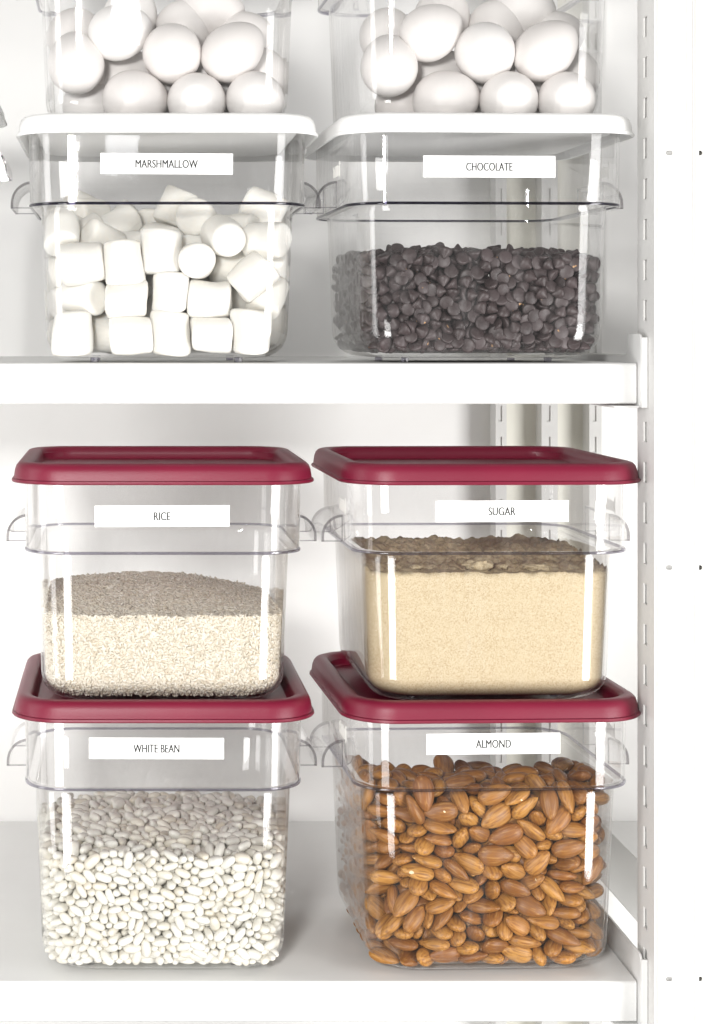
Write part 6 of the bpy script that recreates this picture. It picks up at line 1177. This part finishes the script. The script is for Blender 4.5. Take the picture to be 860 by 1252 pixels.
-330,332,844,104,245,-95,-129,-452,478,836,104,-153,130,-30,834,746,802,104,-140,-246,-26,961,141,627,104,-217,-54,-93,949,292,506,104,166,-48,73,-98,884,839,104,-118,-134,49,
942,-468,716,112,142,-198,-7,961,-130,672,108,121,137,-9,926,-47,188,104,112,98,-28,399,179,839,108,-176,-188,88,-876,290,753,104,125,93,10,-353,-309,869,112,-236,-141,27,
794,-367,821,104,-43,-64,-28,-140,323,841,104,183,-138,55,-34,859,833,104,185,-61,234,674,269,844,104,62,202,46,-196,747,842,112,-270,34,-55,336,970,822,108,-226,-4,-90,
907,726,152,104,90,-12,-99,-878,-163,154,100,101,52,267,-846,-124,230,108,57,-224,80,-27,-753,763,100,-88,112,93,-808,480,820,104,-68,256,23,930,-500,237,108,13,0,-27,
-726,-392,790,104,-262,92,98,-140,684,831,96,-54,211,-88,740,-88,829,100,-179,80,115,-705,-38,860,104,30,173,-65,637,-392,838,96,-1,-3,82,955,-228,661,104,-140,23,-21,
946,683,714,108,27,6,-150,957,64,656,108,-98,69,20,970,80,735,100,204,-30,113,-157,508,841,108,-257,-149,-69,-446,650,842,104,-260,144,51,-190,953,815,104,161,43,189,
-806,-51,86,112,-86,234,94,488,-794,400,108,142,236,128,-44,-681,833,100,-77,-213,20,-461,-812,412,104,-251,189,13,239,812,821,108,-61,216,-128,-322,421,828,108,198,61,-117,
736,426,840,112,-261,-113,42,717,-426,841,100,43,-252,33,-65,646,830,104,-247,176,27,886,-640,546,104,106,63,-141,879,-184,107,104,0,0,-149,902,211,132,108,11,158,-161,
900,358,130,100,-133,61,-5,932,470,235,108,-128,61,65,-850,369,381,112,102,-20,-265,291,-716,822,100,97,70,277,-539,691,837,104,-6,-115,-234,522,-135,855,108,13,-24,61,
-905,-277,682,108,-42,297,-84,-500,768,825,104,269,-41,35,-182,840,847,108,0,23,-159,183,-368,854,108,232,113,128,89,-394,849,104,83,-289,30,368,-30,844,100,142,-217,-103,
476,800,836,108,106,286,60,947,448,532,108,194,75,95,-883,-53,563,104,29,275,-65,-497,281,852,108,-82,263,7,-512,439,856,104,204,40,159,221,237,883,108,-2,47,-217,
915,-459,155,104,-59,-212,121,910,254,229,104,90,-25,-134,293,-804,720,104,-146,-233,-7,917,-255,256,104,65,147,76,898,182,261,104,-226,156,147,-856,571,810,100,-188,-187,-73,
939,310,403,100,-175,69,58,-858,321,522,104,-57,-73,-191,-222,-467,844,96,234,-65,-106,688,-789,497,112,125,115,-115,869,834,792,100,-151,159,-34,915,-78,544,112,-71,-35,195,
-28,727,815,104,37,-210,13,639,712,833,96,-233,-79,-9,659,-854,545,108,172,257,13,866,-300,812,100,100,103,-29,-293,-53,880,104,290,56,-8,596,287,855,104,296,70,26,
837,-106,848,104,-116,-275,25,-843,257,487,112,208,129,-62,-106,62,841,108,140,-128,12,-26,239,833,104,80,-175,-131,-870,208,633,100,-59,111,32,-114,-108,871,104,58,-265,-54,
381,-431,849,104,-121,282,-38,880,322,793,104,2,246,141,-872,-527,628,112,138,-120,104,-792,50,86,104,-203,60,-64,887,-78,114,104,0,0,-91,895,8,123,108,103,185,-29,
889,430,116,104,-191,113,89,-353,-649,746,108,0,0,207,-161,-817,456,112,270,3,64,-875,-113,762,112,243,10,1,-606,813,824,104,130,-50,-134,-521,-400,821,100,-147,-69,70,
-181,47,870,96,9,-119,112,-865,-269,534,100,301,30,-50,-869,28,802,108,104,47,213,-857,-414,581,104,224,-207,-63,-879,-59,683,96,284,-105,70,-316,-135,857,112,-216,73,52,
-679,744,835,96,112,-72,271,-35,322,827,104,-177,-125,-43,935,-289,636,108,157,112,-129,918,598,619,100,-55,-228,-135,49,526,838,100,127,167,144,890,-499,117,108,18,270,-125,
-579,-794,177,108,-176,95,205,-651,-817,213,112,-21,268,-75,-55,-793,187,104,3,-256,-100,570,-798,693,108,-198,11,-88,-867,152,259,104,-250,-103,-100,-762,-477,781,104,12,233,89,
-71,-807,712,104,-147,5,19,887,-144,298,104,232,57,137,-808,-695,707,104,-166,116,91,40,-724,770,108,-105,96,-83,-349,-792,524,104,-7,-223,-91,111,-785,752,108,36,172,36,
-793,-678,511,100,-165,18,-61,-175,-292,845,100,230,13,54,472,-860,764,104,7,139,-179,736,834,799,100,-190,62,-41,926,-545,778,96,-118,-12,104,-865,-423,505,96,209,-166,51,
61,285,842,100,-162,21,133,698,-311,834,108,-230,194,-58,-907,199,530,104,-192,95,27,-103,148,853,104,-94,86,4,24,-440,843,100,93,-170,-16,-13,-225,836,108,-139,-125,56,
108,232,835,104,-140,-186,0,-887,365,592,112,68,-92,-185,-784,305,828,104,-37,-70,142,-578,455,841,96,-23,-138,-9,303,771,849,104,-126,-260,7,-626,665,837,100,-187,226,-57,
-309,888,828,104,-179,-169,-5,875,661,103,104,-152,-145,-33,872,561,103,104,-98,66,-133,-844,533,184,108,-25,12,-164,804,-608,194,108,115,241,-131,740,-796,304,108,-20,-287,-90,
-909,36,322,100,-179,-6,4,-877,-614,356,104,179,152,-1,-778,-554,804,100,110,4,-159,-868,90,408,96,14,-1,64,-195,-772,775,100,34,-292,40,-904,167,761,104,109,-74,113,
-578,-459,848,100,0,271,82,898,562,796,100,-27,-271,-72,902,-563,631,108,172,152,116,946,568,697,112,40,43,-3,939,367,494,108,245,69,-28,-873,-127,553,108,103,153,-96,
12,164,862,108,249,-160,-66,-909,-350,783,104,220,-54,-115,-419,108,863,104,281,-135,-2,915,700,640,96,-108,36,224,131,475,853,108,-252,164,-49]
DATA['marsh'] = [-684,-845,777,107,87,124,81,362,-813,193,107,-14,157,-11,689,-828,208,107,0,0,-31,813,-775,971,103,116,115,32,-355,-852,777,107,-2,-7,69,-776,-796,208,107,0,0,-45,
23,-842,536,107,0,0,-21,-47,-827,865,107,0,0,19,355,-781,492,107,-6,161,-20,37,-806,208,107,0,0,-16,-284,-834,188,103,14,154,11,-869,-673,1037,103,-76,9,37,
690,-848,662,100,63,68,135,-682,-698,512,100,6,178,-118,-331,-850,472,100,-38,147,-37,467,-833,993,100,73,185,-132,81,-234,1271,103,-118,-247,39,830,-410,1236,103,-48,-104,54,
826,-646,498,103,-63,-16,-139,253,-849,799,100,157,40,-38,282,-440,1139,103,-180,-78,-97,-543,-604,968,107,-186,94,-75,-399,-158,1113,103,-247,-119,148,-488,-517,193,107,-175,82,-188,
-669,269,1244,103,-164,-117,-208,527,-556,761,107,12,-151,-28,-813,-502,764,100,-212,-25,135,-806,-385,474,100,170,85,229,857,-489,768,103,97,5,-9,556,-420,496,103,-95,113,-58,
202,-500,863,103,105,93,-102,-35,-227,979,107,49,-167,-208,843,-243,282,100,16,30,-204,602,-510,1046,100,-40,-150,-58,-100,105,1098,107,14,4,218,-266,-427,885,110,-115,-83,-13,
-112,-533,336,107,-32,66,-56,-804,-304,194,107,-31,154,-51,-881,510,1204,97,29,-66,191,-80,-320,636,103,12,-152,-112,-700,716,1299,100,161,115,45,224,-455,518,107,-260,164,-11,
-691,-311,1024,97,-95,82,-74,-356,-258,395,107,-240,-74,117,-359,875,1215,103,-77,51,-179,-340,-556,544,107,-225,-118,94,-855,-145,722,103,-42,294,57,818,200,186,100,127,-112,-118,
-65,678,1178,100,101,188,170,-525,-339,667,100,98,6,-148,827,-30,1194,107,-45,-162,38,242,-444,197,110,162,-77,-138,-483,85,234,100,11,-84,235,-829,-14,1046,107,124,-85,159,
577,-404,197,110,-155,42,81,233,-55,1040,107,-106,99,202,-115,-195,198,110,152,-61,99,248,830,1252,107,-37,-217,-153,-723,297,234,103,-236,-142,22,-825,58,475,103,50,144,41,
-501,-9,530,97,11,-131,-241,-829,319,980,103,58,168,75,453,-231,773,107,-277,77,12]
MARSH_LABELS = [
    'marshmallow lying on its side, first from left in the third row against the front',
    'marshmallow lying on its side, fourth from left in the bottom row against the front',
    'marshmallow standing on end, fifth from left in the bottom row against the front',
    'marshmallow lying on its side, seventh from left in the top row against the front',
    'marshmallow standing on end, second from left in the third row against the front',
    'marshmallow standing on end, first from left in the bottom row against the front',
    'marshmallow standing on end, third from left in the second row against the front',
    'marshmallow standing on end, third from left in the third row against the front',
    'marshmallow lying on its side, fourth from left in the second row against the front',
    'marshmallow standing on end, third from left in the bottom row against the front',
    'marshmallow lying on its side, second from left in the bottom row against the front',
    'marshmallow tilted, first from left in the top row against the front',
    'marshmallow tilted, fifth from left in the second row against the front',
    'marshmallow showing a round end, first from left in the second row against the front',
    'marshmallow lying on its side, second from left in the second row against the front',
    'marshmallow showing a round end, fifth from left in the top row against the front',
    'marshmallow standing on end, third from left in the top row against the front',
    'marshmallow tilted, sixth from left in the top row against the front',
    'marshmallow tilted, sixth from left in the second row against the front',
    'marshmallow showing a round end, fourth from left in the third row against the front',
    'marshmallow showing a round end, fourth from left in the top row against the front',
    'marshmallow tilted, second from left in the top row against the front',
    'marshmallow half hidden just behind the second from left in the top row',
    'marshmallow half hidden just behind the second from left in the bottom row',
    'marshmallow half hidden just behind the first from left in the top row',
    'marshmallow half hidden just behind the fifth from left in the second row',
    'marshmallow half hidden just behind the first from left in the third row',
    'marshmallow half hidden just behind the first from left in the second row',
    'marshmallow half hidden just behind the seventh from left in the top row',
    'marshmallow half hidden just behind the fourth from left in the second row',
    'marshmallow half hidden just behind the fourth from left in the third row',
    'marshmallow half hidden just behind the third from left in the third row',
    'marshmallow half hidden just behind the fifth from left in the bottom row',
    'marshmallow half hidden just behind the fifth from left in the top row',
    'marshmallow half hidden just behind the third from left in the top row',
    'marshmallow half hidden just behind the second from left in the third row',
    'marshmallow half hidden just behind the third from left in the bottom row',
    'marshmallow half hidden just behind the first from left in the bottom row',
]
def lathe_piece(prof, nu):
    """closed piece round its own x axis: prof = list of (x, fy, fz) half sizes; ends are points"""
    vs, fs = [], []
    nv = len(prof) - 1
    for i, (x, fy, fz, oy) in enumerate(prof):
        if i in (0, nv):
            vs.append((x, oy, 0)); continue
        for j in range(nu):
            a = 2 * math.pi * j / nu
            vs.append((x, oy + fy * math.cos(a), fz * math.sin(a)))
    idx = lambda i, j: 1 + (i - 1) * nu + j % nu
    last = len(vs) - 1
    for j in range(nu):
        fs.append((0, idx(1, j + 1), idx(1, j)))
        fs.append((last, idx(nv - 1, j), idx(nv - 1, j + 1)))
        for i in range(1, nv - 1):
            fs.append((idx(i, j), idx(i, j + 1), idx(i + 1, j + 1), idx(i + 1, j)))
    return vs, fs

def almond_shape(L, W, T, pt, nu=14, nv=12):
    p = []
    for i in range(nv + 1):
        x = -math.cos(math.pi * i / nv)
        r = math.sqrt(max(0, 1 - x * x)) * (1 - pt * x - .14 * max(0, x) ** 2)
        p.append((x * L / 2, r * W / 2, r * T / 2, 0))
    return lathe_piece(p, nu)

def bean_shape(L, W, T, nu=12, nv=9):
    p = []
    for i in range(nv + 1):
        x = -math.cos(math.pi * i / nv)
        r = max(0, 1 - abs(x) ** 2.3) ** .5
        p.append((x * L / 2, r * W / 2, r * T / 2, .0006 * x * x))
    vs, fs = lathe_piece(p, nu)
    out = []
    for x, y, z in vs:
        if y < 0: y *= 1 - .22 * math.exp(-(x / (L * .22)) ** 2)
        out.append((x, y, z))
    return out, fs

def turned(prof, D, H, nu, mid):
    p = [((z - mid) * H, r * D / 2, r * D / 2, 0) for r, z in prof]
    vs, fs = lathe_piece(p, nu)
    return [(z, y, x) for x, y, z in vs], [f[::-1] for f in fs]   # stand it on the z axis

CHIP = [(0, 0), (.80, 0), (.96, .05), (1, .16), (.95, .30), (.80, .46), (.58, .60), (.38, .75), (.24, .88), (.12, .97), (0, 1)]
MARSH = [(0, 0.02), (.35, .008), (.6, .0), (.84, .012), (.95, .05), (.985, .12), (.99, .3), (1.01, .5), (.99, .7), (.985, .88), (.95, .95), (.84, .988), (.6, 1), (.35, .994), (0, .985)]

def piece_mesh(name, vs, fs, material, wob=0, seed=0):
    if wob:
        rnd = random.Random(seed)
        k = [(rnd.uniform(-1, 1), rnd.uniform(-1, 1), rnd.uniform(-1, 1), rnd.uniform(0, 6.28)) for _ in range(4)]
        s = max(max(abs(c) for c in v) for v in vs)
        vs = [tuple(c * (1 + wob * sum(math.sin(2.4 * (a * v[0] + b * v[1] + d * v[2]) / s + e) for a, b, d, e in k) / 2) for c in v) for v in vs]
    me = mesh(name, vs, fs, material, None)
    at = me.attributes.new('piece', 'FLOAT_VECTOR', 'POINT')
    at.data.foreach_set('vector', np.array(vs, dtype=np.float32).ravel())
    return me

def decode(nums):
    out = []
    for i in range(0, len(nums), 7):
        x, y, z, s, a, b, c = nums[i:i + 7]
        v = Vector((a, b, c)) / 100
        q = Quaternion(v.normalized(), v.length) if v.length > 1e-6 else Quaternion()
        out.append((Vector((x, y, z)) / 10000, s / 100, q))
    return out

def joined(name, items, material, extra=None):
    """items: (mesh, matrix); one mesh with an attribute holding each piece's own coordinates"""
    V, P, F, k = [], [], [], 0
    cache = {}
    loops, starts, tot = [], [], []
    for me, mw in items:
        if me.name not in cache:
            co = np.empty(len(me.vertices) * 3); me.vertices.foreach_get('co', co)
            li = np.empty(len(me.loops), dtype=np.int32); me.loops.foreach_get('vertex_index', li)
            lt = np.empty(len(me.polygons), dtype=np.int32); me.polygons.foreach_get('loop_total', lt)
            cache[me.name] = (co.reshape(-1, 3), li, lt)
        co, li, lt = cache[me.name]
        A = np.array(mw)
        V.append(co @ A[:3, :3].T + A[:3, 3]); P.append(co)
        loops.append(li + k); tot.append(lt); k += len(co)
    if extra:
        vs, fs = extra
        V.append(np.array(vs)); P.append(np.array(vs))
        loops.append(np.array([i for f in fs for i in f], dtype=np.int32) + k)
        tot.append(np.array([len(f) for f in fs], dtype=np.int32))
    V, P = np.concatenate(V), np.concatenate(P)
    loops, tot = np.concatenate(loops), np.concatenate(tot)
    me = bpy.data.meshes.new(name)
    me.vertices.add(len(V)); me.vertices.foreach_set('co', V.ravel())
    me.loops.add(len(loops)); me.loops.foreach_set('vertex_index', loops.astype(np.int32))
    me.polygons.add(len(tot))
    me.polygons.foreach_set('loop_start', np.concatenate([[0], np.cumsum(tot)[:-1]]).astype(np.int32))
    me.update(calc_edges=True)
    me.validate()
    me.shade_smooth()
    me.attributes.new('piece', 'FLOAT_VECTOR', 'POINT').data.foreach_set('vector', P.astype(np.float32).ravel())
    me.materials.append(material)
    return me

def tub_frame(x, z, rz=0):
    return Matrix.Translation((x, CY, z)) @ Matrix.Rotation(R(rz), 4, 'Z')

def core_box(h, z0, z1):  # unseen block added in the heap to stop light passing through gaps
    mb = MB(); mb.box(-h, h, -h, h, z0, z1)
    return mb.v, mb.f

def poured(name, data, frame, meshes, n_single, label, cat, group, material, rest_label, core):
    items = decode(data)
    proto = {}
    for i, (p, s, q) in enumerate(items[:n_single]):
        k = i % len(meshes)
        if k not in proto:
            proto[k] = o = bpy.data.objects.new(name, meshes[k])
        else:
            o = proto[k].copy()
        COL.objects.link(o)
        o.rotation_mode = 'QUATERNION'
        o.location = frame @ p
        o.rotation_quaternion = frame.to_quaternion() @ q
        o.scale = (s, s, s)
        tag(o, label, cat, group)
    rest = [(meshes[i % len(meshes)], Matrix.Translation(p) @ q.to_matrix().to_4x4() @ Matrix.Scale(s, 4)) for i, (p, s, q) in enumerate(items) if i >= n_single]
    if rest:
        me = joined(name + '_fill', rest, material, core)
        o = obj(name + '_fill', me)
        o.matrix_world = frame
        tag(o, rest_label, cat, kind='stuff')
    elif core:
        pass

# almonds
ALM = [piece_mesh('almond', *almond_shape(L, W, T, pt), M['almond'], .025, i) for i, (L, W, T, pt) in
       enumerate([(.0268, .0154, .0096, .22), (.0274, .0150, .0100, .16), (.0258, .0162, .0092, .26), (.0268, .0146, .0104, .20), (.0272, .0164, .0094, .24)])]
poured('almond', DATA['almond'], tub_frame(XA, ZLOW, RA), ALM, 300, 'brown whole almond with its skin on, heaped in the ALMOND container', 'almond', 'almonds in the ALMOND container',
       M['almond'], 'further brown almonds heaped inside the ALMOND container', core_box(.056, .004, .112))
# white beans
BN = [piece_mesh('white_bean', *bean_shape(L, W, T), M['bean'], .04, i) for i, (L, W, T) in
      enumerate([(.0136, .0079, .0066), (.0142, .0076, .0068), (.0126, .0086, .0066), (.0136, .0074, .0063)])]
poured('white_bean', DATA['bean'], tub_frame(XB, ZLOW), BN, 300, 'dried white bean heaped with others in the WHITE BEAN container', 'bean', 'beans in the WHITE BEAN container',
       M['bean'], 'further dried white beans heaped inside the WHITE BEAN container', core_box(.072, .004, .083))
# chocolate chips
CH = [piece_mesh('chocolate_chip', *turned(CHIP, D, H, 16, .36), M['chip'], .05, i) for i, (D, H) in enumerate([(.0112, .0078), (.0114, .0072), (.0108, .0084)])]
poured('chocolate_chip', DATA['chip'], tub_frame(XC, ZU, RC), CH, 300, 'dark chocolate chip heaped with others in the CHOCOLATE container', 'chocolate chip', 'chips in the CHOCOLATE container',
       M['chip'], 'further dark chocolate chips heaped inside the CHOCOLATE container', core_box(.070, .004, .066))
# marshmallows
MA = [piece_mesh('marshmallow', *turned(MARSH, .0295, .0322, 32, .5), M['marsh'], .10, i) for i in range(5)]
fr = tub_frame(XM, ZU)
for i, (p, s, q) in enumerate(decode(DATA['marsh'])):
    o = bpy.data.objects.new('marshmallow', MA[i % 5])
    COL.objects.link(o)
    o.rotation_mode = 'QUATERNION'
    o.location, o.rotation_quaternion, o.scale = fr @ p, q, (s, s, s)
    tag(o, i < len(MARSH_LABELS) and MARSH_LABELS[i] or 'white marshmallow deeper in the heap, mostly hidden by those in front', 'marshmallow', 'marshmallows in the MARSHMALLOW container')

# eggs
def egg_mesh(L, D, nu=32, nv=22):
    p = []
    for i in range(nv + 1):
        x = -math.cos(math.pi * i / nv)
        r = math.sqrt(max(0, 1 - x * x)) * (1 - .13 * x - .02 * x * x)
        p.append((x * L / 2, r * D / 2, r * D / 2, 0))
    vs, fs = lathe_piece(p, nu)
    return mesh('egg', vs, fs, M['egg'], None)
EGG = [egg_mesh(.0575, .0475), egg_mesh(.0560, .0480), egg_mesh(.0590, .0470)]
# photograph pixel of the centre, distance behind the front glass, direction of the pointed end (x, y, z)
EGGS = [((149, 37), .004, (.85, .35, .30), 'highest of the front eggs'),
        ((212, 66), .005, (.1, .9, -.40), 'middle one of its upper row'),
        ((286, 62), .003, (.75, .25, .62), 'leaning up to the right, rightmost of its upper row'),
        ((94, 77), .003, (-.1, .5, .85), 'leftmost of its upper row'),
        ((167, 122), .001, (.9, .4, .05), 'first from left in bottom row'),
        ((242, 124), .001, (.4, .9, .1), 'second from left in bottom row'),
        ((314, 123), .001, (.5, .8, -.1), 'third from left in bottom row')]
BACK = [((229, 24), (.3, .9, .2)), ((91, 32), (.2, .8, .5)), ((300, 36), (.9, .2, .3)), ((152, 84), (.9, -.2, .3)), ((112, 122), (.3, .9, 0)), ((255, 78), (.5, .8, .2)), ((323, 84), (.1, .9, .3)),
        ((205, 122), (.6, .7, .1)), ((160, 8), (.2, .4, .9)), ((278, 122), (.8, .5, 0)), ((262, 4), (.9, .3, .1)), ((110, 75), (.2, .3, .9))]
BEHIND = ['above the middle front egg', 'above the leftmost front egg', 'above the rightmost front egg', 'just below the highest front egg', 'at the left end of the bottom row',
          'between the middle and rightmost front eggs', 'at the right edge beside the rightmost front egg']
def put_egg(px, dx, yd, d, k, label, group):
    Y = CY - .0980 + .0245 + yd
    o = bpy.data.objects.new('egg', EGG[k % 3])
    COL.objects.link(o)
    o.location = ((px[0] + dx - HX) / FPX * Y, Y, (HY - px[1]) / FPX * Y)
    o.rotation_mode = 'QUATERNION'
    o.rotation_quaternion = Vector(d).to_track_quat('X', 'Z')
    s = .965 + .06 * ((k * 37 + int(dx)) % 10) / 10
    o.scale = (s, s * (1.01 if k % 2 else .99), s)
    tag(o, label, 'egg', group)
rnd = random.Random(8)
for dx, where in ((0, 'marshmallow'), (381, 'chocolate')):
    for k, (px, yd, d, how) in enumerate(EGGS):
        p = (px[0] + rnd.uniform(-2, 2), px[1] + (rnd.uniform(-1.5, 2)) * (k < 4))
        d = Vector(d).normalized() + Vector((rnd.uniform(-.2, .2), rnd.uniform(-.2, .2), rnd.uniform(-.2, .2))) * (dx > 0)
        put_egg(p, dx, yd, d, k, 'white egg above the %s container, %s' % (where, how), 'eggs above the %s container' % where)
    for k, (px, d) in enumerate(BACK):
        # second row back: the same picture place seen further off
        put_egg((px[0] * .972 + 4, HY - (HY - px[1]) * .972), dx, .047, d, k + 1, ('egg peeping out %s, above the %s container' % (BEHIND[k], where) if k < len(BEHIND) else
                'white egg mostly hidden behind the front eggs, above the %s container' % where), 'eggs of the second row above the %s container' % where)

# rice: one heap of grains
def fill_ring(half, r, n):
    """rounded square with evenly spread points"""
    c = half - r
    L = 8 * c + 2 * math.pi * r
    out = []
    for i in range(n):
        t = i / n * L
        for k in range(4):
            if t < 2 * c:
                p = (half, -c + t); break
            t -= 2 * c
            if t < math.pi * r / 2:
                a = t / r
                p = (c + r * math.cos(a), c + r * math.sin(a)); break
            t -= math.pi * r / 2
        a = k * math.pi / 2
        out.append((p[0] * math.cos(a) - p[1] * math.sin(a), p[0] * math.sin(a) + p[1] * math.cos(a)))
    return out

def inner_half(z):
    if z < .0212:
        return .0779 + .0191 * math.sqrt(max(0, 1 - ((.0214 - z) / .0171) ** 2))
    return body_half(z) - .0030

from mathutils import noise as mn
def heap_mesh(h, shrink, n=200, rows=14, caps=26, jit=0):
    vs = []
    for i in range(rows + 1):
        u = i / rows
        for j in range(n):
            x, y = fill_ring(.09, .026, n)[j] if False else PR[n][j]
            zt = h(x, y)
            z = .0045 + shrink + (zt - .0045 - shrink) * (u ** 1.3)
            s = (inner_half(z) - shrink) / .09
            vs.append((x * s, y * s, z))
    top = rows * n
    for c in range(1, caps + 1):
        f = 1 - c / (caps + .5)
        for j in range(n):
            x, y = vs[top + j][0] * f, vs[top + j][1] * f
            vs.append((x, y, h(x, y)))
    R_ = rows + caps + 1
    fs = [(i * n + j, i * n + (j + 1) % n, (i + 1) * n + (j + 1) % n, (i + 1) * n + j) for i in range(R_ - 1) for j in range(n)]
    fs += [tuple(range((R_ - 1) * n, R_ * n)), tuple(range(n - 1, -1, -1))]
    return vs, fs
PR = {n: fill_ring(.09, .026, n) for n in (200, 420)}

def rice_h(x, y):
    t = (y + .093) / .186
    u = max(-1, min(1, x / .09))
    back = .0825 - .006 * max(0, -u) ** 1.5 - .016 * max(0, u - .05) ** 1.4
    return .0715 + (back - .0715) * min(1, max(0, t)) ** .9 + .0012 * mn.noise((x * 40, y * 40, 3.1)) + .0006 * mn.noise((x * 130, y * 130, 1.))

def rice():
    rg = np.random.default_rng(4)
    pr = []
    for i in range(5):
        x = -math.cos(math.pi * i / 4)
        r = max(0, 1 - abs(x) ** 2.4) ** .5
        pr.append((x * .00215, r * .00098, r * .00090, 0))
    g = piece_mesh('rice_grain', *lathe_piece(pr, 6), M['rice'])
    items = []
    def put(p, nrm, spread):
        t = Vector(rg.normal(size=3))
        t -= t.dot(nrm) * nrm * spread
        q = t.normalized().to_track_quat('X', 'Z')
        s = rg.uniform(.85, 1.12)
        items.append((g, Matrix.Translation(p) @ q.to_matrix().to_4x4() @ Matrix.Rotation(rg.uniform(0, 6.28), 4, 'X') @ Matrix.Diagonal((s, s, s, 1))))
    # against the walls
    for _ in range(24000):
        k = rg.choice(200)
        if PR[200][k][1] > .03 and rg.random() < .75: continue
        f = rg.random()
        k2 = (k + 1) % 200
        x = PR[200][k][0] * (1 - f) + PR[200][k2][0] * f
        y = PR[200][k][1] * (1 - f) + PR[200][k2][1] * f
        z = rg.uniform(.0050, rice_h(x, y) + .0005)
        n = Vector((x if abs(x) > .062 else 0, y if abs(y) > .062 else 0, 0))
        n = n.normalized()
        s = (inner_half(z) - .0012 - rg.uniform(0, .0022)) / .09
        put(Vector((x * s, y * s, z)), n, .93)
    # on top
    for _ in range(17000):
        x, y = rg.uniform(-.099, .099, 2)
        z = rice_h(x, y)
        hf = inner_half(z) - .002
        if max(abs(x), abs(y)) > hf or (abs(x) > hf - .02 and abs(y) > hf - .02 and math.hypot(abs(x) - hf + .02, abs(y) - hf + .02) > .02): continue
        put(Vector((x, y, z - .0004 + rg.uniform(-.0012, .0012))), Vector((0, 0, 1)), .85)
    core = heap_mesh(lambda x, y: rice_h(x, y) - .0014, .0026, 200, 10, 12)
    me = joined('rice', items, M['rice'], core)
    o = obj('rice', me)
    o.matrix_world = tub_frame(XR, ZR)
    tag(o, 'white rice grains heaped in the RICE container', 'rice', kind='stuff')
rice()

def sugar_h(x, y):
    t = min(1, max(0, (y + .093) / .186))
    lump = mn.fractal((x * 30, y * 30, 7.7), .8, 2.1, 3)
    crumb = mn.turbulence((x * 95, y * 95, 2.2), 4, False, noise_basis='BLENDER')
    edge = 1 - min(1, max(0, (-y - .074) / .016)) * .7
    return .1075 + .0065 * t + edge * (.0036 * lump + .0036 * crumb - .0008) + .0008 * mn.noise((x * 400, y * 400, 5.))

def sugar():
    vs, fs = heap_mesh(sugar_h, .0002, 420, 26, 110)
    rnd = random.Random(12)
    V, F = list(vs), list(fs)
    spots = [(-.008, -.081, .0090), (.040, -.083, .0066), (.012, -.084, .0036), (-.06, -.084, .003), (.000, .060, .0075), (-.040, .02, .005), (.030, .03, .005), (.060, .0, .0045)]
    spots += [(rnd.uniform(-.084, .084), rnd.uniform(-.080, .084), rnd.choice((.0012, .0016, .0022, .003))) for _ in range(46)]
    for x, y, r in spots:
        bm = bmesh.new()
        bmesh.ops.create_icosphere(bm, subdivisions=4 if r > .004 else 3, radius=1)
        sx, sy, sz = rnd.uniform(.9, 1.5), rnd.uniform(.9, 1.3), rnd.uniform(.55, .8)
        sd = rnd.uniform(0, 50)
        b0 = len(V)
        for v in bm.verts:
            d = 1 + .45 * mn.noise(v.co * 1.3 + Vector((sd, 0, 0))) + .28 * mn.noise(v.co * 3.2 + Vector((sd, 5, 0))) + .16 * mn.noise(v.co * 8 + Vector((sd, 9, 0))) + .08 * mn.noise(v.co * 19 + Vector((sd, 9, 3)))
            V.append((x + v.co.x * r * sx * d, y + v.co.y * r * sy * d, sugar_h(x, y) + (.0035 if y < -.08 else -r * .1) + v.co.z * r * sz * d))
        F += [tuple(b0 + v.index for v in f.verts) for f in bm.faces]
        bm.free()
    me = mesh('brown_sugar', V, F, M['sugar'], None)
    o = obj('brown_sugar', me)
    o.matrix_world = tub_frame(XS, ZR, RS)
    tag(o, 'pale brown sugar with lumps on top in the SUGAR container', 'sugar', kind='stuff')
sugar()
